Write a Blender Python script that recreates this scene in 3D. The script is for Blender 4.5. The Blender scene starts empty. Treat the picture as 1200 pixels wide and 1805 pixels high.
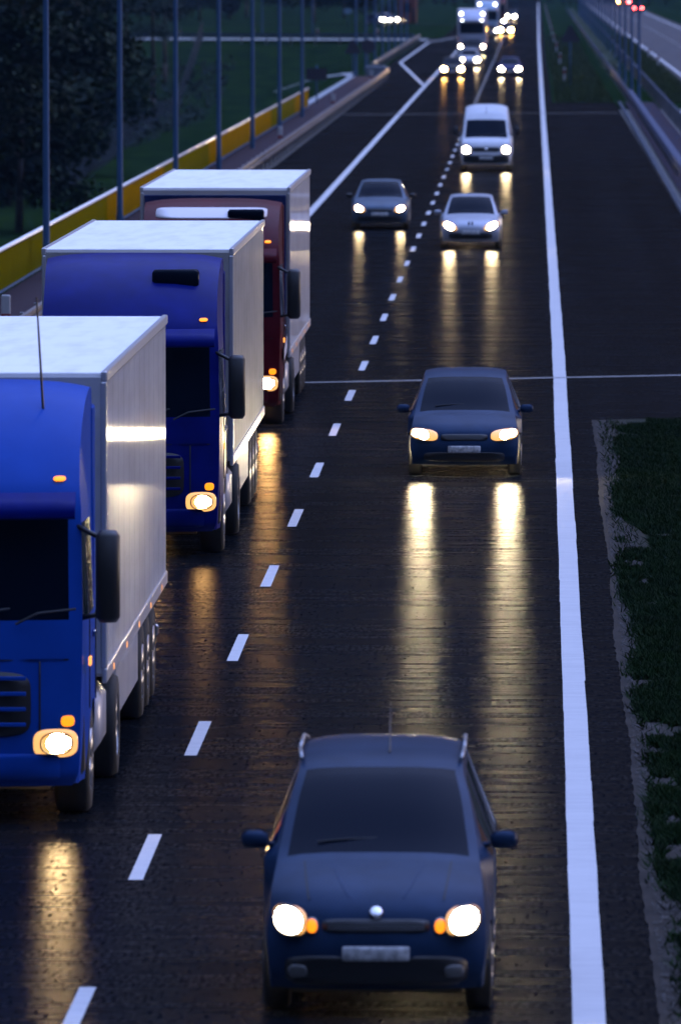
import bpy, math, random
from mathutils import Vector, noise as mnoise
import numpy as np
R = math.radians
random.seed(7)
SC = bpy.context.scene
COL = SC.collection

# ------------------------------------------------------------------ camera, sky, sun, exposure
F_PX, CAM_H = 15700.0, 7.8
VPX, VPY = 952.0, -60.0
cam_d = bpy.data.cameras.new("camera")
cam = bpy.data.objects.new("camera", cam_d)
COL.objects.link(cam)
cam.location = (0, 0, CAM_H)
cam.rotation_euler = Vector(((600 - VPX) / F_PX, 1, -(902.5 - VPY) / F_PX)).to_track_quat('-Z', 'Y').to_euler()
cam_d.sensor_width = 36
cam_d.lens = 36 * F_PX / 1805
cam_d.clip_start = 1
cam_d.clip_end = 9000
cam_d.dof.use_dof = True
cam_d.dof.focus_distance = 112
cam_d.dof.aperture_fstop = 4.6
SC.camera = cam

world = bpy.data.worlds.new("World")
SC.world = world
world.use_nodes = True
wt = world.node_tree
sky = wt.nodes.new('ShaderNodeTexSky')
sky.sky_type = 'NISHITA'
sky.sun_disc = False
SUN_EL, SUN_AZ = R(5.0), R(52)
sky.sun_elevation = SUN_EL
sky.sun_rotation = SUN_AZ
sky.ozone_density = 3.0
sky.dust_density = 0.6
# dusk sky with its light shaped by hand: bright overhead, dim towards the horizon
tint = wt.nodes.new('ShaderNodeMix')
tint.data_type = 'RGBA'
tint.blend_type = 'MULTIPLY'
tint.inputs[0].default_value = 1
tint.inputs[7].default_value = (1.66, 0.97, 0.99, 1)
wt.links.new(sky.outputs[0], tint.inputs[6])
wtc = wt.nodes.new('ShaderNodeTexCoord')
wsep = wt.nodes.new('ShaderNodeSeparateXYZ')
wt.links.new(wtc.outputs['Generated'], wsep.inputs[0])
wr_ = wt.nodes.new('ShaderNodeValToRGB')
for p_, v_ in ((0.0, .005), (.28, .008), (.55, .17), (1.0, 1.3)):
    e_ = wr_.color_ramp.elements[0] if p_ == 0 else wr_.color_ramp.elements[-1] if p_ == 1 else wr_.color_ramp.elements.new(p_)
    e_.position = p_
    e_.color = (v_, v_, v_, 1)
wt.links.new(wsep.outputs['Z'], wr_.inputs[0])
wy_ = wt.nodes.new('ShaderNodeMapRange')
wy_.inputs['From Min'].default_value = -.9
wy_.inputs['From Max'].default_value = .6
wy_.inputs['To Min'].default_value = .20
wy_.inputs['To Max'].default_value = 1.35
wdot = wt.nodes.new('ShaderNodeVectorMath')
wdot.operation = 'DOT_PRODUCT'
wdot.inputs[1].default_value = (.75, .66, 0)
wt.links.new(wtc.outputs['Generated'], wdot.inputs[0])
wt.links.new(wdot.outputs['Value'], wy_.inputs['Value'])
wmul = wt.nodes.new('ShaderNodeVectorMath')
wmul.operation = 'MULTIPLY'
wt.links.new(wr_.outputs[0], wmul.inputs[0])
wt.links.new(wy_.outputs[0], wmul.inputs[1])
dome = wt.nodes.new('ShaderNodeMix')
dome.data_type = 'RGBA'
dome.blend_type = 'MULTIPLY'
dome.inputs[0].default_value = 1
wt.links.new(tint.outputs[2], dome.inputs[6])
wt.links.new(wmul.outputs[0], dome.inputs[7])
bg = wt.nodes['Background']
bg.inputs[1].default_value = 0.15
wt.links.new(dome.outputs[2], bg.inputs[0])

sun_d = bpy.data.lights.new("sun", 'SUN')
sun_d.energy = 0.03
sun_d.angle = R(12)
sun_d.color = (1, .82, .7)
sun = bpy.data.objects.new("sun", sun_d)
COL.objects.link(sun)
sdir = Vector((math.sin(SUN_AZ) * math.cos(SUN_EL), math.cos(SUN_AZ) * math.cos(SUN_EL), math.sin(SUN_EL)))
sun.rotation_euler = sdir.to_track_quat('Z', 'Y').to_euler()
sun.location = (0, 300, 60)
SC.view_settings.view_transform = 'Standard'
SC.view_settings.look = 'None'
SC.view_settings.exposure = 4.55
SC.view_settings.gamma = 1.0
SC.cycles.max_bounces = 6
SC.cycles.sample_clamp_indirect = 6

# ------------------------------------------------------------------ helpers
def bend(d):                      # the carriageway drifts a little to the left far away
    return float(np.interp(d, [0, 175, 322, 510, 900, 1550, 4000], [0, 0, -.12, -.28, -.55, -.8, -1.6]))

def mesh_obj(name, vs, fs, m, parent=None, smooth=False, loc=None):
    me = bpy.data.meshes.new(name)
    me.from_pydata([tuple(v) for v in vs], [], fs)
    me.validate()
    me.update()
    if smooth:
        me.polygons.foreach_set('use_smooth', [True] * len(me.polygons))
    o = bpy.data.objects.new(name, me)
    if m is not None:
        me.materials.append(m)
    COL.objects.link(o)
    if parent is not None:
        o.parent = parent
    if loc is not None:
        o.location = loc
    return o

def empty(name, loc, label, cat, rz=0, group=None):
    o = bpy.data.objects.new(name, None)
    o.empty_display_size = .3
    COL.objects.link(o)
    o.location = loc
    o.rotation_euler = (0, 0, rz)
    return tag(o, label, cat, group)

def tag(o, label, cat, group=None, kind=None):
    if label: o['label'] = label
    if cat: o['category'] = cat
    if group: o['group'] = group
    if kind: o['kind'] = kind
    return o

def struct(o, label=None):
    o['kind'] = 'structure'
    if label: o['label'] = label
    return o

class MB:
    def __init__(s): s.v, s.f = [], []
    def add(s, vs, fs):
        n = len(s.v)
        s.v += [tuple(v) for v in vs]
        s.f += [tuple(i + n for i in f) for f in fs]
        return s
    def box(s, x0, x1, y0, y1, z0, z1):
        return s.add([(x0,y0,z0),(x1,y0,z0),(x1,y1,z0),(x0,y1,z0),(x0,y0,z1),(x1,y0,z1),(x1,y1,z1),(x0,y1,z1)],
                     [(0,3,2,1),(4,5,6,7),(0,1,5,4),(1,2,6,5),(2,3,7,6),(3,0,4,7)])
    def rbox(s, x0, x1, y0, y1, z0, z1, b=.02):      # box with chamfered edges
        b = min(b, (x1-x0)*.45, (y1-y0)*.45, (z1-z0)*.45)
        def ring(i, z):
            return [(x0+b+i,y0+i,z),(x1-b-i,y0+i,z),(x1-i,y0+b+i,z),(x1-i,y1-b-i,z),(x1-b-i,y1-i,z),(x0+b+i,y1-i,z),(x0+i,y1-b-i,z),(x0+i,y0+b+i,z)]
        vs = ring(b*.7, z0) + ring(0, z0+b) + ring(0, z1-b) + ring(b*.7, z1)
        fs = [tuple(range(7,-1,-1)), tuple(range(24,32))]
        for k in range(3):
            for j in range(8):
                a, c = k*8+j, k*8+(j+1)%8
                fs.append((a, c, c+8, a+8))
        return s.add(vs, fs)
    def cyl(s, p, q, r0, r1=None, n=10, caps=True):
        r1 = r0 if r1 is None else r1
        p, q = Vector(p), Vector(q)
        a = (q-p).normalized()
        u = a.orthogonal().normalized(); w = a.cross(u)
        vs = []
        for c, r in ((p, r0), (q, r1)):
            for k in range(n):
                t = 2*math.pi*k/n
                vs.append(c + (u*math.cos(t) + w*math.sin(t))*r)
        fs = [(k, (k+1)%n, n+(k+1)%n, n+k) for k in range(n)]
        if caps: fs += [tuple(range(n-1,-1,-1)), tuple(range(n, 2*n))]
        return s.add(vs, fs)
    def tube(s, pts, rad, n=7):
        for k in range(len(pts)-1):
            r0 = rad[k] if isinstance(rad, (list, tuple)) else rad
            r1 = rad[k+1] if isinstance(rad, (list, tuple)) else rad
            s.cyl(pts[k], pts[k+1], r0, r1, n)
        return s
    def lathe_x(s, prof, n=24, cx=0, cy=0, cz=0):   # prof: (x, r), axis along x
        vs, m = [], len(prof)
        for k in range(n):
            t = 2*math.pi*k/n
            for x, r in prof:
                vs.append((cx+x, cy+r*math.cos(t), cz+r*math.sin(t)))
        fs = []
        for k in range(n):
            for j in range(m-1):
                a, b = k*m+j, ((k+1)%n)*m+j
                fs.append((a, b, b+1, a+1))
        return s.add(vs, fs)
    def build(s, name, m, parent=None, smooth=False, loc=None):
        return mesh_obj(name, s.v, s.f, m, parent, smooth, loc)

# ------------------------------------------------------------------ materials
MATS = {}
def mat(name, col, rough=.5, metal=0., coat=0., emit=None, estr=0., spec=.5, noise=None, bump=None, nscale=(1,1,1), trans=0., coat_rough=.05):
    if name in MATS: return MATS[name]
    m = bpy.data.materials.new(name)
    m.use_nodes = True
    nt = m.node_tree
    b = nt.nodes['Principled BSDF']
    b.inputs['Base Color'].default_value = (*col, 1)
    b.inputs['Roughness'].default_value = rough
    b.inputs['Metallic'].default_value = metal
    b.inputs['Coat Weight'].default_value = coat
    b.inputs['Coat Roughness'].default_value = coat_rough
    b.inputs['Specular IOR Level'].default_value = spec
    b.inputs['Transmission Weight'].default_value = trans
    if emit:
        b.inputs['Emission Color'].default_value = (*emit, 1)
        b.inputs['Emission Strength'].default_value = estr * (.082 if estr > 20 else .8)
    if noise or bump:
        tc = nt.nodes.new('ShaderNodeTexCoord')
        mp = nt.nodes.new('ShaderNodeMapping')
        mp.inputs['Scale'].default_value = nscale
        nt.links.new(tc.outputs['Object'], mp.inputs[0])
    if noise:                      # (scale, second colour, low, high)
        n = nt.nodes.new('ShaderNodeTexNoise')
        n.inputs['Scale'].default_value = noise[0]
        n.inputs['Detail'].default_value = 6
        n.inputs['Roughness'].default_value = .62
        nt.links.new(mp.outputs[0], n.inputs['Vector'])
        cr = nt.nodes.new('ShaderNodeValToRGB')
        cr.color_ramp.elements[0].position = noise[2]
        cr.color_ramp.elements[1].position = noise[3]
        cr.color_ramp.elements[0].color = (*col, 1)
        cr.color_ramp.elements[1].color = (*noise[1], 1)
        nt.links.new(n.outputs[0], cr.inputs[0])
        nt.links.new(cr.outputs[0], b.inputs['Base Color'])
    if bump:                       # (scale, strength, distance)
        n2 = nt.nodes.new('ShaderNodeTexNoise')
        n2.inputs['Scale'].default_value = bump[0]
        n2.inputs['Detail'].default_value = 4
        nt.links.new(mp.outputs[0], n2.inputs['Vector'])
        bp = nt.nodes.new('ShaderNodeBump')
        bp.inputs['Strength'].default_value = bump[1]
        bp.inputs['Distance'].default_value = bump[2]
        nt.links.new(n2.outputs[0], bp.inputs['Height'])
        nt.links.new(bp.outputs[0], b.inputs['Normal'])
    MATS[name] = m
    return m

def paint(name, col, rough=.3, metal=.0):
    return mat(name, tuple(c*(.55 if max(col) < .3 else .75) for c in col), rough+.06, metal, spec=.05, coat=.05, noise=(2.2, tuple(c*.86 for c in col), .35, .75), coat_rough=.06)

def lamp_mat(name, col, s):
    return mat(name, (.01,.01,.01), .3, spec=.1, emit=col, estr=s)

def asphalt_mat():
    m = bpy.data.materials.new('wet_asphalt')
    m.use_nodes = True
    nt = m.node_tree
    b = nt.nodes['Principled BSDF']
    N = nt.nodes.new; L = nt.links.new
    tc = N('ShaderNodeTexCoord')
    def noise(sc, detail=5, rough=.6, src=tc.outputs['Object'], dim=(1,1,1)):
        mp = N('ShaderNodeMapping'); mp.inputs['Scale'].default_value = dim
        L(src, mp.inputs[0])
        n = N('ShaderNodeTexNoise')
        n.inputs['Scale'].default_value = sc; n.inputs['Detail'].default_value = detail; n.inputs['Roughness'].default_value = rough
        L(mp.outputs[0], n.inputs['Vector'])
        return n.outputs[0]
    grain = noise(16, 3, .7)
    streak = noise(1.0, 6, .65, dim=(.16, 1.7, 1))       # transverse laying and wear marks
    patch = noise(.05, 4, .5, dim=(2.5, .35, 1))
    lanes = noise(.9, 3, .5, dim=(1, .006, 1))           # wheel tracks run along the road
    def ramp(src, p0, c0, p1, c1):
        r = N('ShaderNodeValToRGB')
        r.color_ramp.elements[0].position = p0; r.color_ramp.elements[1].position = p1
        r.color_ramp.elements[0].color = (*c0, 1); r.color_ramp.elements[1].color = (*c1, 1)
        L(src, r.inputs[0]); return r.outputs[0]
    base = ramp(grain, .3, (.0026, .0032, .0044), .72, (.0082, .0096, .0130))
    def mixc(a, bsrc, fac, mode):
        x = N('ShaderNodeMix'); x.data_type = 'RGBA'; x.blend_type = mode
        x.inputs[0].default_value = fac; L(a, x.inputs[6]); L(bsrc, x.inputs[7]); return x.outputs[2]
    c = mixc(base, ramp(streak, .3, (.9,.9,.9), .7, (1.08,1.08,1.08)), .8, 'MULTIPLY')
    c = mixc(c, ramp(lanes, .35, (.72,.72,.74), .65, (1.2,1.18,1.15)), .8, 'MULTIPLY')
    c = mixc(c, ramp(patch, .35, (.8,.8,.8), .7, (1.2,1.2,1.2)), .7, 'MULTIPLY')
    L(c, b.inputs['Base Color'])
    ro = N('ShaderNodeMapRange')
    ro.inputs['To Min'].default_value = .24; ro.inputs['To Max'].default_value = .30
    ro.inputs['From Min'].default_value = .3; ro.inputs['From Max'].default_value = .7
    L(streak, ro.inputs['Value'])
    bp = N('ShaderNodeBump'); bp.inputs['Strength'].default_value = .22; bp.inputs['Distance'].default_value = .010
    fine = noise(22, 3, .7, dim=(.6, 1.5, 1))
    L(fine, bp.inputs['Height'])
    # damp film over the stones: a weak rough reflection on top of the matt surface
    df = N('ShaderNodeBsdfDiffuse'); gl = N('ShaderNodeBsdfAnisotropic'); ms = N('ShaderNodeMixShader')
    gl.distribution = 'BECKMANN'
    gl.inputs['Color'].default_value = (1, 1, 1, 1)
    L(c, df.inputs['Color']); L(ro.outputs[0], gl.inputs['Roughness'])
    L(bp.outputs[0], df.inputs['Normal']); L(bp.outputs[0], gl.inputs['Normal'])
    spark = N('ShaderNodeMapRange')
    spark.inputs['From Min'].default_value = .34; spark.inputs['From Max'].default_value = .66
    spark.inputs['To Min'].default_value = .012; spark.inputs['To Max'].default_value = .15
    L(noise(26, 2, .6, dim=(1, .13, 1)), spark.inputs['Value'])
    band = N('ShaderNodeMapRange')
    band.inputs['From Min'].default_value = .35; band.inputs['From Max'].default_value = .65
    band.inputs['To Min'].default_value = .74; band.inputs['To Max'].default_value = 1.22
    L(noise(1.0, 3, .7, dim=(.22, 4.2, 1)), band.inputs['Value'])
    mm = N('ShaderNodeMath'); mm.operation = 'MULTIPLY'
    L(spark.outputs[0], mm.inputs[0]); L(band.outputs[0], mm.inputs[1]); L(mm.outputs[0], ms.inputs[0])
    L(df.outputs[0], ms.inputs[1]); L(gl.outputs[0], ms.inputs[2])
    L(ms.outputs[0], nt.nodes['Material Output'].inputs['Surface'])
    nt.nodes.remove(b)
    return m

M_ASPH = asphalt_mat()
M_LINE = mat('worn_white_road_paint', (.52,.52,.52), .7, spec=.1, noise=(3.2, (.36,.36,.37), .42, .9), bump=(20, .2, .004), nscale=(.5,3,1))
M_STEEL = mat('galvanised_steel', (.30,.31,.33), .38, .75, noise=(2.5, (.20,.21,.23), .3, .7))
M_POLE = mat('blue_grey_mast_paint', (.048,.11,.22), .6, 0, spec=.15, noise=(1.6, (.036,.085,.17), .3, .75))
M_DARK = mat('dark_plastic', (.012,.012,.014), .45)
M_RUBBER = mat('tyre_rubber', (.012,.012,.012), .8, bump=(30, .3, .01))
M_RIM = mat('alloy_rim', (.35,.36,.38), .3, .8)
M_GLASS = mat('dark_tinted_glass', (.002,.005,.013), .06, spec=.025)
M_LENS = mat('headlight_lens', (.12,.12,.12), .15, .0, coat=.3, spec=.3)
M_LIT = mat('lit_headlamp_glass', (.10,.10,.10), .15, coat=.3, spec=.3, emit=(1.,.48,.14), estr=.07)
M_PLATE = mat('pale_number_plate', (.55,.55,.55), .5, noise=(18, (.3,.3,.3), .45, .6))
M_CHROME = mat('chrome', (.6,.6,.62), .12, 1.)
M_UNDER = mat('chassis_black', (.01,.01,.01), .7)

# ------------------------------------------------------------------ terrain height
def terrain(x, d):
    corridor = -.09
    lo = -6.0
    # how much of the valley is opened at this distance: bridge between the two abutments
    span = float(np.interp(d, [150, 166, 478, 494], [0, 1, 1, 0]))
    left = float(np.interp(x, [-24, -14.6], [1, 0]))
    right = float(np.interp(x, [22, 34], [0, .5]))
    side_d = float(np.interp(d, [60, 160, 830, 938], [0, 1, 1, 0]))
    k = max(span if -70 < x < 60 else 0, left * side_d, right * span)
    if x < -14.6 and d > 494 and d < 938:
        k = left * float(np.interp(d, [478, 500, 830, 938], [1, 1, 1, 0]))
    z = corridor + (lo - corridor) * k
    if k > .05 or x < -14 or x > 20:
        z += .22 * math.sin(x * .21 + d * .031) * math.sin(d * .047 + 1.3) * min(1, k + .4) - .12
    if d > 1290:
        z += min(1, (d - 1290) / 500) * (3.5 if (x < -26 or x > 26) else 0)
    return z

def build_terrain():
    xs = sorted(set([-900,-500,-300,-200,-140,-100,-80] + list(range(-70,-26,3)) + list(np.arange(-26,-10,.95)) +
                    [-10.6,-8,-5,-2,.9,1.6,2.6,3.6,4.5,5.5,6.6,8,9.6,14,18.4] + list(range(20,46,3)) + [60,80,120,200,300,500,900]))
    ys = sorted(set([-150,-40,20,60,100,130,150,158,166,180] + list(range(200,470,18)) + [472,478,482,486,490,494,500,510] +
                    list(range(520,980,12)) + list(range(1000,1400,30)) + list(range(1450,2200,80)) + [2600,3300]))
    vs = [(x, y, terrain(x, y)) for y in ys for x in xs]
    nx = len(xs)
    fs = [(j*nx+i, j*nx+i+1, (j+1)*nx+i+1, (j+1)*nx+i) for j in range(len(ys)-1) for i in range(nx-1)]
    m = mat('meadow_grass', (.0045,.013,.005), 1., noise=(.35, (.016,.034,.009), .36, .72), bump=(3, .8, .12), spec=.0, nscale=(1,.45,1))
    return struct(mesh_obj('ground', vs, fs, m, smooth=True))
build_terrain()

# ------------------------------------------------------------------ road sheets
def strip(name, dists, xl, xr, z, m, use_bend=True):
    vs, fs = [], []
    for d in dists:
        b = bend(d) if use_bend else 0
        a = xl(d) if callable(xl) else xl
        c = xr(d) if callable(xr) else xr
        n = 6
        for k in range(n+1):
            vs.append((a + (c-a)*k/n + b, d, z))
    for j in range(len(dists)-1):
        for k in range(6):
            q = j*7+k
            fs.append((q, q+1, q+8, q+7))
    return mesh_obj(name, vs, fs, m)

DD = [20,60,100,130,153,153.02,160,175,240,322,400,470,509.98,510,560,583,640,720,800,921,960,961,1100,1300,1550,1900,2600]
def road_right(d):
    return 4.5 if 153.01 < d < 509.99 else 1.05 if d < 200 else .92
def road_left(d):
    return float(np.interp(d, [0, 560, 690, 925, 960, 960.5, 5000], [-10.2, -10.2, -11.6, -11.8, -11.8, -10.2, -10.2]))
rd = strip('road', DD, road_left, road_right, .0, M_ASPH)
struct(rd, 'dark wet asphalt carriageway with two lanes of oncoming traffic')
struct(strip('opposite_road', [480,560,700,900,1100,1300,1550,1900,2600], 9.6, 19.2, 0, mat('painted_sky_asphalt', (.085,.08,.085), .9, spec=.1, noise=(.35,(.06,.057,.062),.35,.7), nscale=(2,.2,1))), 'far carriageway beyond the median')  # paler base colour stands in for the sky mirrored in this asphalt
# crossing road far on the left, seen edge on
vs = [(-14, 931, .05), (-11.9, 931, .05), (-11.9, 958, .05), (-14, 958, .05)]
cr = MB()
px = [-11.9,-20,-30,-42,-58,-90,-160]
for k in range(len(px)-1):
    x0, x1 = px[k], px[k+1]
    y0, y1 = 934 + (-x0-11.9)*.34, 934 + (-x1-11.9)*.34
    cr.add([(x0,y0,.05),(x1,y1,.05),(x1,y1+17,.05),(x0,y0+17,.05)], [(0,3,2,1)])
M_PALE = mat('painted_sheen_asphalt', (.34,.35,.37), .5, noise=(.5, (.24,.25,.27), .35, .7))  # asphalt whose reflection at grazing view is put into a pale colour
struct(cr.build('crossing_road', M_PALE))
cr = MB()
cr.add([(-12,1180,.06),(-150,1215,.06),(-150,1224,.06),(-12,1189,.06)], [(0,3,2,1)])
struct(cr.build('side_road', M_ASPH))

# road markings (paint)
mk = MB()
def line(x, w, d0, d1, z=.004, step=9):
    n = max(1, int((d1-d0)/step))
    for k in range(n):
        a, b = d0+(d1-d0)*k/n, d0+(d1-d0)*(k+1)/n
        xa, xb = (x(a), x(b)) if callable(x) else (x, x)
        ba, bb = bend(a), bend(b)
        j = lambda: random.uniform(-.006, .006)
        mk.add([(xa-w/2+ba+j(),a,z),(xa+w/2+ba+j(),a,z),(xb+w/2+bb+j(),b,z),(xb-w/2+bb+j(),b,z)], [(0,1,2,3)])
line(.368, .245, 25, 1900, step=4)
line(-7.21, .24, 25, 1900)
S0 = 15700*7.8/(1515+60)
for k in range(-3, 130):
    c = S0 + 12.02*k
    if c > 30: line(-3.453, .128, c-2.0, c+2.0, step=5)
line(lambda d: float(np.interp(d, [583,722], [-7.3,-10.95])), .24, 583, 722)
line(-10.92, .24, 722.05, 918)
line(lambda d: float(np.interp(d, [918.05,1010], [-10.92,-7.3])), .24, 918.05, 1000)
for x in (10.45, 18.1): line(x, .24, 500, 1900)
for k in range(95): line(14.25, .13, 510+12*k, 514+12*k)
struct(mk.build('road_markings', M_LINE), 'white painted lane dashes and edge lines')

jm = MB()
jm.add([(-10.2,164.0,.008),(4.48,170.6,.008),(4.48,170.95,.008),(-10.2,164.35,.008)], [(0,1,2,3)])
struct(jm.build('expansion_joint', mat('worn_steel_strip', (.42,.43,.45), .35, .3, noise=(2,(.25,.25,.26),.3,.7))), 'pale bridge joint crossing the road')
jm = MB()
jm.add([(-10.4,468,.008),(4.1,474,.008),(4.1,475.6,.008),(-10.4,469.6,.008)], [(0,1,2,3)])
struct(jm.build('tar_seam', mat('black_tar', (.006,.006,.006), .5)))

# bridge deck under the road between the abutments
bd = MB()
bd.box(-12.9, 5.0, 160.5, 493, -1.5, -.12)
bd.box(6.4, 20.2, 160.5, 493, -1.5, -.12)
struct(bd.build('bridge_deck', mat('bridge_concrete', (.22,.22,.22), .8, noise=(.6,(.15,.15,.15),.3,.7))))

# walkway behind the left guardrail, gutter strip, right kerb
struct(strip('walkway', [60,166,260,360,440,494,560,625], -12.6, -10.72, .10, mat('walkway_paving', (.035,.018,.022), .9, spec=.1, noise=(1.2,(.018,.018,.032),.35,.7), nscale=(1,3,1))))
gk = strip('gutter', [60,166,260,360,440,494,560,600,618,630], -10.70, lambda d: float(np.interp(d,[0,610,630],[-10.18,-10.18,-10.5])), .012,
           mat('pale_gutter_stone', (.075,.07,.068), .9, spec=.1, noise=(3,(.025,.028,.024),.35,.68), nscale=(1,.6,1)))
struct(gk)
kb = MB(); kb.rbox(4.5+bend(300)-.0, 4.68+bend(300), 154, 509, -.05, .11, .03)
struct(kb.build('kerb', mat('kerb_concrete', (.10,.115,.14), .9, spec=.05, noise=(1.5,(.06,.065,.085),.3,.7), nscale=(1,.5,1))))
struct(strip('median_deck', [154,300,509], 4.68+.12, 6.45, .05, mat('median_paving', (.035,.02,.026), .9, spec=.1, noise=(1.1,(.015,.022,.05),.42,.58), nscale=(2.4,.35,1)), False))

# ------------------------------------------------------------------ near right verge: gravel shoulder and grass
vg = []
fs = []
yy = list(np.arange(40, 153.0, .35)) + [153.0]
rows = 14
for j, d in enumerate(yy):
    x0 = .88 + .018*math.sin(d*.23) + .008*math.sin(d*.71+1) + random.uniform(-.012,.012)
    for i in range(rows):
        t = i/(rows-1)
        x = x0 + t*t*16
        z = .012 + (.014 + .007*math.sin(d*.23+i) + random.uniform(-.003,.003)) * min(1, t*4) * (1 if i else 0)
        vg.append((x, d, z))
for j in range(len(yy)-1):
    for i in range(rows-1):
        q = j*rows+i
        fs.append((q, q+1, q+rows+1, q+rows))
def verge_mat():
    m = bpy.data.materials.new('gravel_and_soil')
    m.use_nodes = True
    nt = m.node_tree; b = nt.nodes['Principled BSDF']; N = nt.nodes.new; L = nt.links.new
    tc = N('ShaderNodeTexCoord')
    def nz(s, d=5): 
        n = N('ShaderNodeTexNoise'); n.inputs['Scale'].default_value = s; n.inputs['Detail'].default_value = d; n.inputs['Roughness'].default_value = .65
        L(tc.outputs['Object'], n.inputs['Vector']); return n.outputs[0]
    r1 = N('ShaderNodeValToRGB'); L(nz(1.4), r1.inputs[0])
    r1.color_ramp.elements[0].position = .36; r1.color_ramp.elements[0].color = (.010,.0085,.0075,1)
    r1.color_ramp.elements[1].position = .68; r1.color_ramp.elements[1].color = (.036,.029,.024,1)
    r2 = N('ShaderNodeValToRGB'); L(nz(14,3), r2.inputs[0])
    r2.color_ramp.elements[0].position = .35; r2.color_ramp.elements[0].color = (.45,.45,.45,1)
    r2.color_ramp.elements[1].position = .65; r2.color_ramp.elements[1].color = (1.1,1.1,1.1,1)
    mx = N('ShaderNodeMix'); mx.data_type = 'RGBA'; mx.blend_type = 'MULTIPLY'; mx.inputs[0].default_value = 1
    sxx = N('ShaderNodeSeparateXYZ'); L(tc.outputs['Object'], sxx.inputs[0])
    soil = N('ShaderNodeMapRange'); soil.inputs['From Min'].default_value = 1.2; soil.inputs['From Max'].default_value = 1.6; L(sxx.outputs['X'], soil.inputs['Value'])
    mg = N('ShaderNodeMix'); mg.data_type = 'RGBA'; mg.inputs[7].default_value = (.006, .013, .004, 1)
    L(soil.outputs[0], mg.inputs[0]); L(r1.outputs[0], mg.inputs[6])
    L(mg.outputs[2], mx.inputs[6]); L(r2.outputs[0], mx.inputs[7]); L(mx.outputs[2], b.inputs['Base Color'])
    b.inputs['Roughness'].default_value = .9; b.inputs['Specular IOR Level'].default_value = .2
    bp = N('ShaderNodeBump'); bp.inputs['Strength'].default_value = .45; bp.inputs['Distance'].default_value = .02
    L(nz(10,4), bp.inputs['Height']); L(bp.outputs[0], b.inputs['Normal'])
    return m
struct(mesh_obj('verge', vg, fs, verge_mat(), smooth=True), 'gravel and bare soil beside the near lane')

M_BLADE = mat('grass_blades', (.0025,.012,.002), .9, noise=(1.1, (.006,.024,.003), .3, .7), spec=.1)
def grass_edge(d):                # ragged border between bare soil and grass
    return (.06*math.sin(d*.37+.6) + .03*math.sin(d*1.13)
            + float(np.interp(d, [60,75,84,100,115,130,145,153], [1.2,1.16,1.12,1.14,1.12,1.2,1.34,1.5])))
gm = MB()
for k in range(190000):
    d = random.uniform(58, 152.3)
    e = grass_edge(d)
    x = e + (random.random()**1.25)*max(.2, d*.0166+.5-e) + random.gauss(0, .07)
    if mnoise.noise(Vector((x*1.3, d*.45, 3.7))) > .18 and x < e+.3: continue
    if mnoise.noise(Vector((x*2.1, d*.9, 9.1))) > .42: continue
    h = random.uniform(.03, .085) * (.7 + .5*math.sin(d*1.7+x*4)**2)
    a = random.uniform(0, 6.28); w = random.uniform(.008, .016)
    lx, ly = random.gauss(0, .06), random.gauss(0, .06)
    if k % 70 == 0: x = random.uniform(1.0, 1.35)
    gm.add([(x-w*math.cos(a), d-w*math.sin(a), .02), (x+w*math.cos(a), d+w*math.sin(a), .02), (x+lx, d+ly, .04+h)], [(0,1,2)])
gr = gm.build('grass', M_BLADE)
tag(gr, 'short dark green grass growing beside the gravel shoulder', None, kind='stuff')

# loose stones and stray sprigs on the shoulder
gm = MB()
for k in range(3800):
    d = random.uniform(58, 152); x = .93 + random.random()**1.3*.34
    r = random.uniform(.008, .026); z = .03
    vs = []
    for (a, b, c) in ((1,0,0),(-1,0,0),(0,1,0),(0,-1,0),(0,0,1)):
        q = r*random.uniform(.7, 1.2); vs.append((x+a*q, d+b*q*1.2, z+c*q*.7))
    gm.add(vs, [(0,2,4),(2,1,4),(1,3,4),(3,0,4)])
tag(gm.build('gravel', mat('loose_stones', (.03,.026,.023), .9, noise=(3, (.075,.07,.066), .4, .7))), 'loose stones scattered along the edge of the asphalt', None, kind='stuff')
# median grass beyond the bridge: tufts over the soil
gm = MB()
for k in range(16000):
    d = 511 + (random.random()**1.6) * 480
    x = random.uniform(1.15, 4.4) + bend(d)
    h = random.uniform(.12, .32); a = random.uniform(0, 6.28); w = random.uniform(.03, .07)
    gm.add([(x-w*math.cos(a), d-w*math.sin(a), -.1), (x+w*math.cos(a), d+w*math.sin(a), -.1), (x+random.gauss(0,.08), d+random.gauss(0,.1), h-.06)], [(0,1,2)])
for k in range(9000):
    d = 515 + (random.random()**1.5) * 480
    x = random.uniform(7.6, 9.5)
    h = random.uniform(.12, .32); a = random.uniform(0, 6.28); w = random.uniform(.03, .07)
    gm.add([(x-w*math.cos(a), d-w*math.sin(a), -.1), (x+w*math.cos(a), d+w*math.sin(a), -.1), (x+random.gauss(0,.08), d+random.gauss(0,.1), h-.06)], [(0,1,2)])
tag(gm.build('median_grass', mat('dull_olive_grass', (.022,.042,.012), .9, noise=(.8, (.050,.072,.024), .3, .7), spec=.1)), 'grass of the median strip between the carriageways', None, kind='stuff')
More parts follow.
